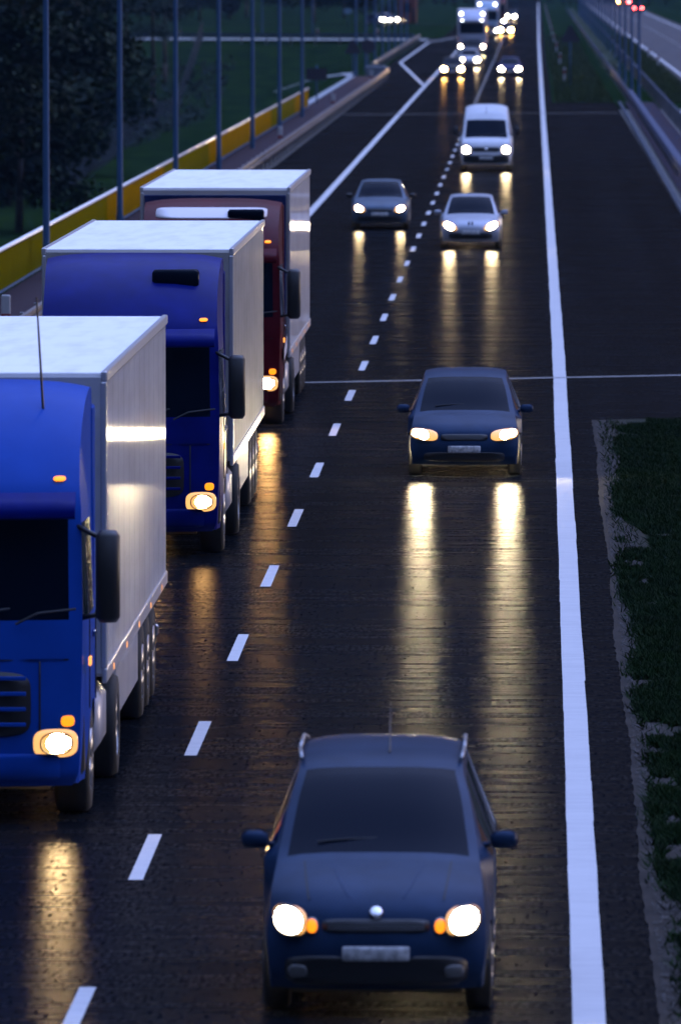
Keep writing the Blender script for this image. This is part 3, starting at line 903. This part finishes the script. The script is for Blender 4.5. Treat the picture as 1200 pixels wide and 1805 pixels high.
    if front_panel: MB().rbox(-1.22, 1.22, y0-.035, y0+.005, 1.3, 3.86, .012).build('front_panel', front_panel, t)
    MB().rbox(-1.25, 1.25, y0+.05, y1-.05, 3.962, 3.985, .01).build('roof_panel', M_ROOF, t)
    rl = MB()
    for sg in (-1, 1):
        rl.rbox(sg*1.268-.03, sg*1.268+.03, y0-.01, y1+.01, 3.90, 4.0, .012)
        rl.rbox(sg*1.268-.025, sg*1.268+.025, y0-.01, y1+.01, 1.06, 1.20, .012)
        rl.rbox(sg*1.262-.03, sg*1.262+.03, y0-.014, y0+.08, 1.2, 3.9, .012)
    rl.build('edge_rail', mat('trailer_rail', (.5,.5,.52), .3, .4), t)
    for sg in (-1, 1):
        MB().rbox(sg*1.22-.025, sg*1.22+.025, 5.6, 10.4, .48, 1.05, .02).build('side_skirt', M_SKIRT, t)
        for k in range(5):
            yy = 4.2+k*2.7
            MB().rbox(sg*1.285-.012, sg*1.285+.012, yy, yy+.11, 1.09, 1.15, .004).build('side_marker', lamp_mat('dim_amber', (1,.35,.08), .10) , t)
        for k in range(3):
            wheel(root, sg*1.05, 11.6+1.31*k, .5, .38, sg, lod)
        wheel(root, sg*1.06, 1.38, .5, .32, sg, lod)
        wheel(root, sg*1.02, 4.95, .5, .55, sg, lod)
        MB().rbox(sg*1.05-.22, sg*1.05+.22, 10.95, 14.9, 1.02, 1.07, .02).build('mudguard', M_DARK, t)
    MB().box(-.45, .45, .9, 16.3, .75, 1.02).build('chassis', M_UNDER, root)
    MB().rbox(-1.2, 1.2, 16.4, 16.5, .5, .62, .02).build('underrun_bar', M_STEEL, t)
    for sg in (-1, 1):
        MB().rbox(sg*1.0-.12, sg*1.0+.12, 16.5, 16.54, .7, .8, .01).build('tail_light', mat('red_lens', (.3,.01,.01), .3), t)
    return root

P_BLUE = paint('bright_blue_cab_paint', (.007,.070,.42), .32)
P_ROYAL = paint('royal_blue_cab_paint', (.002,.010,.20), .3)
P_RED = paint('dark_red_cab_paint', (.10,.005,.012), .3)
P_SILVCAB = paint('silver_cab_paint', (.50,.52,.62), .3, .3)
P_PALECAB = paint('pale_blue_cab_paint', (.42,.55,.70), .3)
P_MAROON = paint('maroon_cab_paint', (.10,.015,.02), .3)
T_GREY = trailer_mat('grey_white_trailer_side', (.50,.50,.52))
T_BEIGE = trailer_mat('beige_white_trailer_side', (.40,.385,.365))
T_WHITE = trailer_mat('white_trailer_side', (.52,.50,.50))
AMB = (1.,.52,.17)
truck('bright blue truck with white trailer, nearest of the three queueing trucks', (-5.36, 80.6, 0), P_BLUE, T_GREY, (1,.66,.30), 75, aerial=True, fairing=P_BLUE, hatch=False, visor=P_ROYAL)
truck('royal blue truck with dark roof hatch and white trailer, between two other trucks', (-5.43, 117.2, 0), P_ROYAL, T_BEIGE, AMB, 30, hatch=True, fairing=P_ROYAL, visor=P_ROYAL)
truck('dark red truck with white striped door, behind the royal blue truck', (-5.60, 150.6, 0), P_RED, T_WHITE, AMB, 330, hatch=True, fairing=P_RED, stripe=mat('white_stripe', (.7,.65,.66), .4), visor=P_RED, kz=.96, front_panel=paint('navy_panel', (.03,.05,.16), .35))
truck('distant silver truck with four white roof lamps', (-6.05, 784, 0), P_SILVCAB, T_WHITE, WARM, 700, lod=0, roof_lamps=[(-.95,3.62),(.95,3.62),(-.85,2.98),(.85,2.98)], fairing=P_SILVCAB)
truck('distant pale blue truck behind the silver truck', (-5.85, 978, 0), P_PALECAB, T_WHITE, WARM, 420, lod=0, roof_lamps=[(-.85,3.62),(.85,3.62)], fairing=P_PALECAB)
truck('farthest truck in the queue, with a dark maroon cab', (-5.75, 1150, 0), P_MAROON, T_BEIGE, WARM, 1200, lod=0, fairing=P_MAROON)
car('overtaking_car', 'dark car with dazzling lamps pulling out beside the pale blue truck', (-3.95, 1006, 0), HATCH, P_BLACKC, .86, WARM, 1600, lod=0, lamp_r=(.22,.16), head=(.55,.63,.24,.17,2.2,0))
car('far_car', 'farthest car with lit headlamps, beside the maroon truck', (-4.3, 1274, 0), HATCH, P_CHARCOAL, .86, GOLD, 1300, lod=0, lamp_r=(.2,.15), head=(.55,.63,.22,.17,2.2,0))

# far carriageway, seen from behind
car('receding_red_car', 'dark red car with red tail lamps driving away on the far carriageway', (16.3, 1500, 0), HATCH, P_RED, .86, WARM, 0, rz=math.pi, lod=0, tails=True, group='vehicles on the far carriageway')
truck('lorry driving away beyond the lamp posts on the far carriageway', (16.1, 1745, 0), P_BLACKC, T_BEIGE, AMB, 0, rz=math.pi, lod=0, name='receding_lorry')['group'] = 'vehicles on the far carriageway'
lo = [o for o in bpy.data.objects if o.name.startswith('receding_lorry')][0]
for x, mcol, q in ((.95, ('orange_rear_lamp', (1,.35,.05), 170), .24), (-.95, ('red_tail_lamp', (1,.03,.03), 12), .18)):
    o = MB().rbox(x-q, x+q, 16.56, 16.62, .75, .75+1.5*q, .03).build('tail_light', lamp_mat(*mcol), lo)
# cars turning on the side road at the left
for i, (x, y, rz, lb, c) in enumerate(((-20.4, 1187, R(38), 'car with dazzling headlamps turning on the side road', WARM), (-18.6, 1189, R(50), 'pale car following on the side road', WHT))):
    car('turning_car', lb, (x, y, .06), HATCH, P_LSILVER if i else P_CHARCOAL, .86, c, 900 if not i else 30, rz=rz, lod=0, lamp_r=(.26,.17) if not i else (.1,.08), head=(.55,.63,.26,.18,2.2,0), group='cars on the side road')
# ------------------------------------------------------------------ lamp posts
def lamp_post(loc, label, group, h=11.5, r=.092, side=1):
    o = empty('lamp_post', loc, label, 'lamp post', 0, group)
    MB().cyl((0,0,0), (0,0,h), r, r*.6, 12, False).build('pole', M_POLE, o, True)
    MB().cyl((0,0,0),(0,0,.5), r*1.22, r*1.2, 12).build('base_sleeve', M_POLE, o)
    MB().tube([(0,0,h-.03),(side*.5,0,h+.25),(side*1.5,0,h+.4)], [.05,.045,.04], 7).build('arm', M_POLE, o, True)
    MB().rbox(side*1.75-.38, side*1.75+.38, -.14, .14, h+.33, h+.47, .05).build('lamp_head', M_STEEL, o, True)
    return o
ORD = ['first','second','third','fourth','fifth','sixth','seventh','eighth','ninth','tenth','eleventh','twelfth','thirteenth','fourteenth','fifteenth','sixteenth','seventeenth','eighteenth','nineteenth','twentieth']
GL = 'lamp posts along the left side of the road'
for i, d in enumerate([219.5, 258, 297.5, 337.5, 377, 416, 455.5]):
    lamp_post((-12.17, d, .1), 'blue-grey lamp post in front of the yellow barrier, %s from the near end' % ORD[i], GL)
for i, d in enumerate([631, 667, 704, 738, 770, 803, 838, 875]):
    lamp_post((-12.95+bend(d)*.3, d, -.1), 'thin lamp post beyond the yellow barrier, %s after the round sign' % ORD[i], GL)
for i, (x, d) in enumerate(((-31.5, 1010), (-26.2, 1025), (-48, 985))):
    lamp_post((x, d, .0), ['lamp post beside the crossing road, between two others', 'lamp post on the crossing road nearest the yellow barrier', 'lamp post on the crossing road nearest the dark trees'][i], 'lamp posts on the crossing road', 9.5)
GR = 'lamp posts in the median'
for i in range(20):
    d = 517 + 40.5*i
    lamp_post((5.83+bend(d)*.5, d, -.1), 'blue-grey lamp post in the median row, %s from the bridge end' % ORD[i], GR, side=-1)

# ------------------------------------------------------------------ yellow barrier on the bridge edge
bx = -12.55
br = empty('barrier', (bx, 140, .1), 'long yellow corrugated barrier with white handrail on the bridge edge', 'barrier')
def yellow(name, col):
    return mat(name, col, 1., noise=(2.5, tuple(c*.72 for c in col), .3, .75), nscale=(1,1,.4), spec=.0)
Y1, Y2 = yellow('amber_yellow_panel', (.28,.15,.001)), yellow('olive_yellow_panel', (.15,.125,.002))
bays = [140, 180, 219.5, 258, 297.5, 337.5, 377, 416, 455.5, 482]
for i in range(len(bays)-1):
    vs, fs = [], []
    a, c = bays[i]+.12, bays[i+1]-.12
    n = int((c-a)/.22)
    for k in range(n+1):
        y = a+(c-a)*k/n - 140
        x = .005 if k % 2 else -.005
        vs += [(x, y, .16), (x, y, 1.02), (x-.05, y, 1.02), (x-.05, y, .16)]
    for k in range(n):
        for j in range(4):
            p, q = k*4+j, k*4+(j+1) % 4
            fs.append((p, q, q+4, p+4))
    mesh_obj('panel', vs, fs, [Y2, Y2, Y2, Y1, Y2, Y1, Y1, Y2, Y1][i], br)
MB().tube([(0,0,1.10),(0,342,1.10)], .055, 8).build('handrail', mat('white_rail_paint', (.8,.8,.8), .3, coat=.5), br, True)
MB().rbox(-.03, .03, 0, 342, .10, .15, .01).build('bottom_rail', M_POLE, br)
for k in range(72):
    y = 40+4.2*k
    MB().rbox(-.16, -.08, y-.04, y+.04, 0, 1.08, .01).build('post', M_POLE, br)

# ------------------------------------------------------------------ steel guardrails
def w_beam(pts, m, parent, face=1):
    prof = [(0,-.155),(.045,-.13),(.045,-.06),(-.03,-.025),(-.03,.025),(.045,.06),(.045,.13),(0,.155),(-.012,.155),(-.06,.02),(-.06,-.02),(-.012,-.155)]
    vs, fs = [], []
    n = len(prof)
    for x, y, z in pts:
        for a, b in prof: vs.append((x+a*face, y, z+b))
    for k in range(len(pts)-1):
        for j in range(n):
            p, q = k*n+j, k*n+(j+1) % n
            fs.append((p, q, q+n, p+n) if face > 0 else (q, p, p+n, q+n))
    return mesh_obj('beam', vs, fs, m, parent)
def guardrail(label, pts, posts, face=1, m=M_STEEL, zt=.62):
    x0, y0 = pts[0][0], pts[0][1]
    o = empty('guardrail', (x0, y0, 0), label, 'guardrail', 0, 'steel guardrails')
    dense = []
    for k in range(len(pts)-1):
        n = max(1, int(abs(pts[k+1][1]-pts[k][1])/8))
        for q in range(n):
            t = q/n
            dense.append((pts[k][0]+(pts[k+1][0]-pts[k][0])*t-x0, pts[k][1]+(pts[k+1][1]-pts[k][1])*t-y0, zt))
    dense.append((pts[-1][0]-x0, pts[-1][1]-y0, zt))
    w_beam(dense, m, o, face)
    for d in posts:
        x = float(np.interp(d, [p[1] for p in pts], [p[0] for p in pts]))-x0
        MB().rbox(x-face*.10-.04, x-face*.10+.04, d-y0-.05, d-y0+.05, -.15, zt+.14, .01).build('post', M_STEEL, o)
    return o
M_RAIL = mat('weathered_rail_steel', (.17,.16,.165), .6, .3, spec=.2, noise=(1.1, (.09,.09,.10), .3, .7), nscale=(1,.3,1))
guardrail('long steel guardrail along the left edge of the hard shoulder', [(-10.45,120),(-10.45,560),(-10.5,618),(-10.75,628)], list(np.arange(176, 626, 5.2)), 1, M_RAIL)
guardrail('short steel guardrail around the lay-by on the left', [(-11.35,634),(-12.3,652),(-12.35,700),(-12.5,880),(-12.5,925)], list(np.arange(634, 925, 6)), 1, M_RAIL)
jb = MB().rbox(-12.35, -10.9, 629, 631, .05, .75, .05)
tag(jb.build('barrier_end', mat('blue_grey_concrete', (.14,.16,.2), .6)), 'blue-grey concrete block closing the gap between two left guardrails', 'barrier end')
M_RAILB = mat('blue_grey_rail', (.07,.085,.14), .7, .0, spec=.15, noise=(1.2, (.045,.055,.10), .3, .7), nscale=(1,.3,1))
guardrail('guardrail along the near side of the median, beside the kerb', [(4.95,154),(4.95,509),(4.85,700),(4.55,1100),(4.3,1500)], list(np.arange(330, 700, 4.5)), -1, M_RAILB)
guardrail('guardrail on the far side of the median, behind the lamp posts', [(6.75,154),(6.75,540),(6.9,1000),(6.8,1500)], list(np.arange(420, 800, 4.5)), 1, M_RAILB)
# cover plates on top of the bridge rail
cp = MB().rbox(4.98, 5.22, 250, 508, .70, .76, .01)
tag(cp.build('cable_cover', M_RAILB), 'flat blue-grey cover plate along the top of the median guardrail', 'cover plate')

# low clipped hedge between the median rails
hb = empty('hedge', (5.45, 640, -.1), 'low dark hedge running between the median guardrails', 'hedge')
hv = MB()
for k in range(14000):
    y = (random.random()**1.5)*820; z = random.uniform(0, 1.05)
    x = random.gauss(0, .16); s = random.uniform(.06, .13)
    a, e = random.uniform(0, 6.28), random.uniform(-1, 1)
    u = Vector((math.cos(a), math.sin(a), e)).normalized()*s; w = u.orthogonal().normalized()*s*.7
    c = Vector((x+bend(640+y)*.6, y, z))
    hv.add([c-u, c-w, c+u, c+w], [(0,1,2,3)])
M_HEDGE = mat('hedge_leaves', (.012,.030,.012), .7, noise=(2, (.035,.065,.02), .35, .7))
hv.build('foliage', M_HEDGE, hb)
hs = MB()
for k in range(60): hs.cyl((bend(640+k*13)*.6, 4+k*13, -.1), (bend(640+k*13)*.6+.05, 4+k*13, .8), .02, .01, 5)
hs.build('stem', mat('hedge_wood', (.04,.03,.02), .9), hb)

# ------------------------------------------------------------------ delineator posts
M_DW = mat('white_plastic', (.38,.385,.40), .6)
M_DR = mat('red_reflector', (.20,.015,.02), .5)
def delineator(loc, label, group, h=1.0, red_at=.62, w=.12, rail=False):
    o = empty('delineator_post', loc, label, 'delineator post', 0, group)
    b = MB().rbox(-w/2, w/2, -.05, .05, 0, h, .02)
    b.build('post', M_DW, o)
    MB().rbox(-w/2-.004, w/2+.004, -.056, -.02, h*red_at, h*(red_at+.24), .006).build('reflector', M_DR, o)
    return o
GD = 'red and white delineators on the left guardrail'
for i, (d, lb) in enumerate(((177, 'red and white delineator on the guardrail beside the bright blue truck'), (364, 'delineator on the left guardrail near the end of the yellow barrier'),
                             (457, 'delineator on the left guardrail just past the yellow barrier'), (560, 'delineator on the left guardrail before the concrete block'))):
    o = delineator((-10.62, d, .72), lb, GD, .55, .08, .18)
GM = 'delineators in the median grass'
for i in range(11):
    d = 603 + 104*i
    delineator((1.72-.0006*(d-603)+bend(d)*.35, d, -.12), 'white delineator post in the median grass, %s from the bridge end' % ORD[i], GM, 1.08, .60, .17)
for i, d in enumerate((700, 760, 830, 905, 1000)):
    delineator((9.2, d, -.1), 'white delineator by the far carriageway, %s from the near end' % ORD[i], 'delineators along the far carriageway', 1.0, .6, .15)
for i, x in enumerate((-17.5, -24, -31, -39)):
    delineator((x, 955+(-x-11.9)*.34+1, -.02), 'white delineator on the far side of the crossing road, %s from the main road' % ORD[i], 'delineators along the crossing road', 1.1, .6, .25)

# crossing road guardrail
o = empty('guardrail', (-13.2, 931, 0), 'guardrail along the near side of the crossing road', 'guardrail', 0, 'steel guardrails')
b = MB()
for k in range(30):
    x0, x1 = -k*2.6, -(k+1)*2.6
    b.add([(x0,.34*-x0,.45),(x1,.34*-x1,.45),(x1,.34*-x1,.75),(x0,.34*-x0,.75),(x0,.34*-x0+.06,.45),(x1,.34*-x1+.06,.45),(x1,.34*-x1+.06,.75),(x0,.34*-x0+.06,.75)],
          [(0,3,2,1),(4,5,6,7),(2,3,7,6),(0,1,5,4)])
    MB().box(x0-.07, x0+.07, .34*-x0+.06, .34*-x0+.16, -.6, .7).build('post', M_STEEL, o)
b.build('beam', M_RAILB, o)

# ------------------------------------------------------------------ road signs seen from behind
M_BACK = mat('dark_sign_back', (.035,.03,.045), .6)
def sign(name, loc, label, shape, size, zc, thick=.03, r=.04, zb=-.1):
    o = empty(name, loc, label, 'road sign', 0, 'road signs seen from behind')
    MB().cyl((0,.05,zb), (0,.05,zc+size*.45), r, r, 8).build('post', M_POLE, o, True)
    if shape == 'tri': pts = [(-.5,-.30),(-.44,-.36),(.44,-.36),(.5,-.30),(.06,.50),(-.06,.50)]
    elif shape == 'disc': pts = [(.5*math.cos(t*math.pi/14), .5*math.sin(t*math.pi/14)) for t in range(28)]
    elif shape == 'dia': pts = [(-.5,-.03),(0,-.52),(.5,-.03),(0,.48)]
    else: pts = [(-.5,-.28),(.5,-.28),(.5,.28),(-.5,.28)]
    n = len(pts)
    vs = [(x*size, 0, zc+z*size) for x, z in pts] + [(x*size, -thick, zc+z*size) for x, z in pts]
    fs = [tuple(range(n-1,-1,-1)), tuple(range(n, 2*n))] + [(k, (k+1)%n, n+(k+1)%n, n+k) for k in range(n)]
    mesh_obj('sign_plate', vs, fs, M_BACK, o)
    return o
sign('triangle_sign', (1.93, 583, 0), 'dark triangular road sign on a post in the median grass', 'tri', 1.25, 3.3)
sign('triangle_sign', (-13.25, 630, 0), 'dark triangular road sign left of the round sign', 'tri', 1.15, 2.05)
sign('round_sign', (-12.25, 634, 0), 'dark round road sign next to the lamp posts on the left', 'disc', 1.0, 2.1)
sign('panel_sign', (-12.55, 500, 0), 'dark rectangular sign board past the end of the yellow barrier', 'rect', 1.15, 1.75)
sign('panel_sign', (-24.4, 1130, 0), 'pale blue square sign by the far side road', 'rect', 1.0, 2.1).children[1].data.materials[0] = mat('pale_blue_sign', (.2,.3,.42), .5)

# ------------------------------------------------------------------ footpath, wire fence
fp = MB()
def path(pts, w):
    for k in range(len(pts)-1):
        (x0,y0,z0),(x1,y1,z1) = pts[k], pts[k+1]
        dx, dy = x1-x0, y1-y0; L = math.hypot(dx, dy); nx, ny = -dy/L*w/2, dx/L*w/2
        if abs(dy) < abs(dx)*3: nx, ny = 0, 4.5
        fp.add([(x0-nx,y0-ny,z0),(x0+nx,y0+ny,z0),(x1+nx,y1+ny,z1),(x1-nx,y1-ny,z1)], [(0,3,2,1)])
path([(-13.15,497,.06),(-13.15,560,.06),(-13.2,624,.06)], .55)
path([(-13.3,628,.05),(-14.2,648,.03)], .7)
path([(-13.6,650,.03),(-16.4,652,-.35),(-19.5,654,-1.4)], .7)
struct(fp.build('footpath', mat('pale_path_stone', (.30,.33,.35), .7, noise=(2,(.2,.22,.24),.3,.7))))
fe = empty('wire_fence', (-29, 540, -6), 'faint wire mesh fence at the foot of the grass bank', 'fence')
wire = MB()
M_WIRE = mat('fence_wire', (.035,.05,.06), .7)
for k in range(62):
    x, y = -k*.11, k*6.6
    z = terrain(-29+x, 540+y)+6
    MB().cyl((x, y, z-.2), (x, y, z+2.2), .045, .04, 6).build('post', M_WIRE, fe)
    if k < 61:
        x2, y2 = -(k+1)*.11, (k+1)*6.6
        z2 = terrain(-29+x2, 540+y2)+6
        for j in range(7): wire.tube([(x, y, z+.25+j*.3), (x2, y2, z2+.25+j*.3)], .012, 4)
        for j in range(14):
            t = j/14
            wire.tube([(x+(x2-x)*t, y+(y2-y)*t, z+(z2-z)*t+.2), (x+(x2-x)*t, y+(y2-y)*t, z+(z2-z)*t+2.1)], .012, 4)
wire.build('mesh', M_WIRE, fe)

# ------------------------------------------------------------------ trees
M_BARK = mat('dark_bark', (.035,.026,.02), .9, noise=(3,(.07,.055,.045),.35,.7))
M_LEAF = [mat('leaf_dark', (.004,.012,.008), .9, noise=(.5,(.011,.026,.014),.4,.7), spec=.2), mat('leaf_mid', (.005,.016,.007), .9, noise=(.5,(.015,.036,.010),.4,.7), spec=.2),
          mat('needles', (.007,.022,.016), .9, noise=(.5,(.014,.034,.022),.4,.7), spec=.2)]
def make_tree(seed, h, rad, kind, leaves):
    rg = random.Random(seed)
    root = bpy.data.objects.new('pine_tree' if kind == 'pine' else 'tree', None)
    COL.objects.link(root)
    tr = MB()
    lean = rg.uniform(-.04, .04)
    pts = [Vector((lean*h*t+rg.uniform(-.1,.1)*t, rg.uniform(-.1,.1)*t, h*t)) for t in np.linspace(0, .93, 7)]
    r0 = h*.016
    tr.tube(pts, [r0*(1-.85*k/6) for k in range(7)], 8)
    blobs = []
    lo = .52 if kind == 'pine' else .22
    for k in range(13 if kind == 'pine' else 16):
        t = lo+(1-lo)*(k+.5)/(13 if kind == 'pine' else 16)*.93
        a = k*2.4+rg.uniform(-.5,.5)
        prof = math.sin(math.pi*min(1, (t-lo)/(1-lo)*.9+.14))**.7
        L = rad*prof*rg.uniform(.6, 1.05)
        b0 = pts[min(6, int(t*6.4))]
        e = b0 + Vector((math.cos(a)*L, math.sin(a)*L, rg.uniform(.0,.28)*L))
        m = (b0+e)/2 + Vector((0,0,rg.uniform(0,.12)*L))
        tr.tube([b0, m, e], [r0*.36*(1.1-t), r0*.25*(1.1-t), r0*.08], 5)
        blobs += [(e, L*.34+rad*.13), (m+Vector((0,0,.2)), L*.26+rad*.12)]
    blobs.append((pts[6]+Vector((0,0,h*.03)), rad*.36))
    cr = MB()
    s0 = .058*rad if kind != 'pine' else .055*rad
    for k in range(leaves):
        c, r = blobs[rg.randrange(len(blobs))]
        v = Vector((rg.gauss(0,1), rg.gauss(0,1), rg.gauss(0,.75)))
        v = v.normalized()*r*(rg.random()**.45)
        p = c+v; s = s0*rg.uniform(.5,1.25)
        u = Vector((rg.gauss(0,1), rg.gauss(0,1), rg.gauss(0,.6))).normalized(); w = u.orthogonal().normalized()
        cr.add([p-u*s, p-w*s*.55, p+u*s, p+w*s*.55], [(0,1,2,3)])
    tr.build('trunk', M_BARK, root, True)
    cr.build('crown', M_LEAF[2] if kind == 'pine' else M_LEAF[seed % 2], root)
    return root
def copy_tree(o):
    c = o.copy(); COL.objects.link(c)
    for ch in list(o.children):
        d = ch.copy(); COL.objects.link(d); d.parent = c
    return c
protos = {'leafy': make_tree(3, 13.5, 4.6, 'leafy', 9000), 'broad': make_tree(8, 11.5, 5.2, 'leafy', 9000), 'pine': make_tree(5, 16, 3.0, 'pine', 4500)}
used = set()
def put_tree(kind, x, d, s, rz, label, group):
    o = protos[kind]
    if kind in used: o = copy_tree(o)
    used.add(kind)
    o.location = (x, d, terrain(x, d)-.1); o.scale = (s, s, s*random.uniform(.92,1.08)); o.rotation_euler = (0,0,rz)
    return tag(o, label, 'tree', group)
near = [('leafy',-27.5,470,1.05),('broad',-31,520,1.1),('leafy',-34,560,1.2),('broad',-36.5,610,1.15),('leafy',-30.5,590,.95),('broad',-41,650,1.3),('leafy',-37,690,1.15),('pine',-35.2,720,1.05),
        ('pine',-38.5,770,1.15),('pine',-34.8,800,1.1),('broad',-46,740,1.3),('pine',-43,830,1.2),('leafy',-48,800,1.3),('pine',-36.6,870,1.0),('pine',-40.8,880,1.1),('broad',-53,880,1.4)]
for i, (k, x, d, s) in enumerate(near):
    kn = {'leafy':'tall leafy tree','broad':'broad bushy tree','pine':'slender pine'}[k]
    idx = [q[0] for q in near[:i+1]].count(k)-1
    put_tree(k, x, d, s, random.uniform(0,6.2), 'dark %s behind the wire fence, %s of its kind from the near end' % (kn, ORD[idx]), 'dark trees behind the wire fence')
far = []
for i in range(18):
    x = -15-2.7*i*1.0+random.uniform(-1,1); d = 1260+random.uniform(0,150)
    k = ['leafy','pine','broad'][i % 3]
    put_tree(k, x*1.25-1.0, d, random.uniform(.8,1.15), random.uniform(0,6.2), 'far tree on the slope behind the side road, %s from the motorway' % ORD[i], 'far trees behind the side road')
# undergrowth under the near trees
ug = MB()
for k in range(14000):
    x = random.uniform(-60, -30.6); d = random.uniform(470, 900)
    z = terrain(x, d)
    p = Vector((x, d, z+abs(random.gauss(0, .6)))); s = random.uniform(.15,.4)
    u = Vector((random.gauss(0,1), random.gauss(0,1), random.gauss(0,.8))).normalized(); w = u.orthogonal().normalized()
    ug.add([p-u*s, p-w*s*.6, p+u*s, p+w*s*.6], [(0,1,2,3)])
tag(ug.build('undergrowth', M_LEAF[0]), 'dark undergrowth below the trees', None, kind='stuff')
# the wood that closes the view at the end of the road
fw = MB()
rg = random.Random(11)
for k in range(420):
    x = rg.uniform(-190, 190); d = 1790+rg.uniform(0, 160)+abs(x)*.25
    h = rg.uniform(11, 19); r = rg.uniform(2.2, 3.8); z0 = terrain(x, d)
    fw.cyl((x,d,z0-.3),(x,d,z0+h*.8), .22, .07, 5)
    for q in range(70):
        t = rg.random()
        rr = r*(math.sin(math.pi*min(1,t*.85+.15))**.6)*rg.random()**.5; a = rg.uniform(0,6.28)
        p = Vector((x+rr*math.cos(a), d+rr*math.sin(a), z0+1+(h-1)*t)); s = rg.uniform(.4,.95)
        u = Vector((rg.gauss(0,1), rg.gauss(0,1), rg.gauss(0,.7))).normalized(); w = u.orthogonal().normalized()
        fw.add([p-u*s, p-w*s*.6, p+u*s, p+w*s*.6], [(0,1,2,3)])
tag(fw.build('forest', mat('far_wood', (.010,.016,.012), .8, noise=(.1,(.03,.035,.02),.35,.7), spec=.1)), 'dark wood closing the view at the end of the road', None, kind='stuff')

# brick building far behind the left lamp posts
bb = empty('brick_building', (-18.6, 1240, -.1), 'red-brown brick building behind the far lamp posts', 'building')
M_BRICK = mat('red_brown_brick', (.20,.045,.025), .8, noise=(3,(.12,.03,.02),.35,.7), bump=(6,.3,.02))
MB().rbox(-1.2, 1.3, 0, 6, 0, 6.5, .05).build('wall', M_BRICK, bb)
MB().add([(-1.5,-.3,6.5),(1.6,-.3,6.5),(1.6,6.3,6.5),(-1.5,6.3,6.5),(-1.5,3,8),(1.6,3,8)], [(0,1,5,4),(2,3,4,5),(0,4,3),(1,2,5),(3,2,1,0)]).build('roof', mat('dark_roof_tiles', (.06,.03,.03), .7), bb)
MB().rbox(-.4, .5, -.04, .02, 1.4, 2.8, .02).build('window', M_GLASS, bb)
MB().rbox(.75, 1.15, -.04, .02, .05, 2.1, .02).build('door', M_DARK, bb)

# ------------------------------------------------------------------ damp evening air
hz = MB().box(-905, 905, -155, 3305, -9, 42).build('haze', None)
hm = bpy.data.materials.new('evening_haze'); hm.use_nodes = True
hn = hm.node_tree; hn.nodes.remove(hn.nodes['Principled BSDF'])
pv = hn.nodes.new('ShaderNodeVolumePrincipled')
pv.inputs['Color'].default_value = (.32, .60, 1, 1)
pv.inputs['Density'].default_value = .00003
pv.inputs['Anisotropy'].default_value = .2
hn.links.new(pv.outputs[0], hn.nodes['Material Output'].inputs['Volume'])
hz.data.materials.append(hm)
tag(hz, 'thin blue evening haze over the far road', None, kind='stuff')
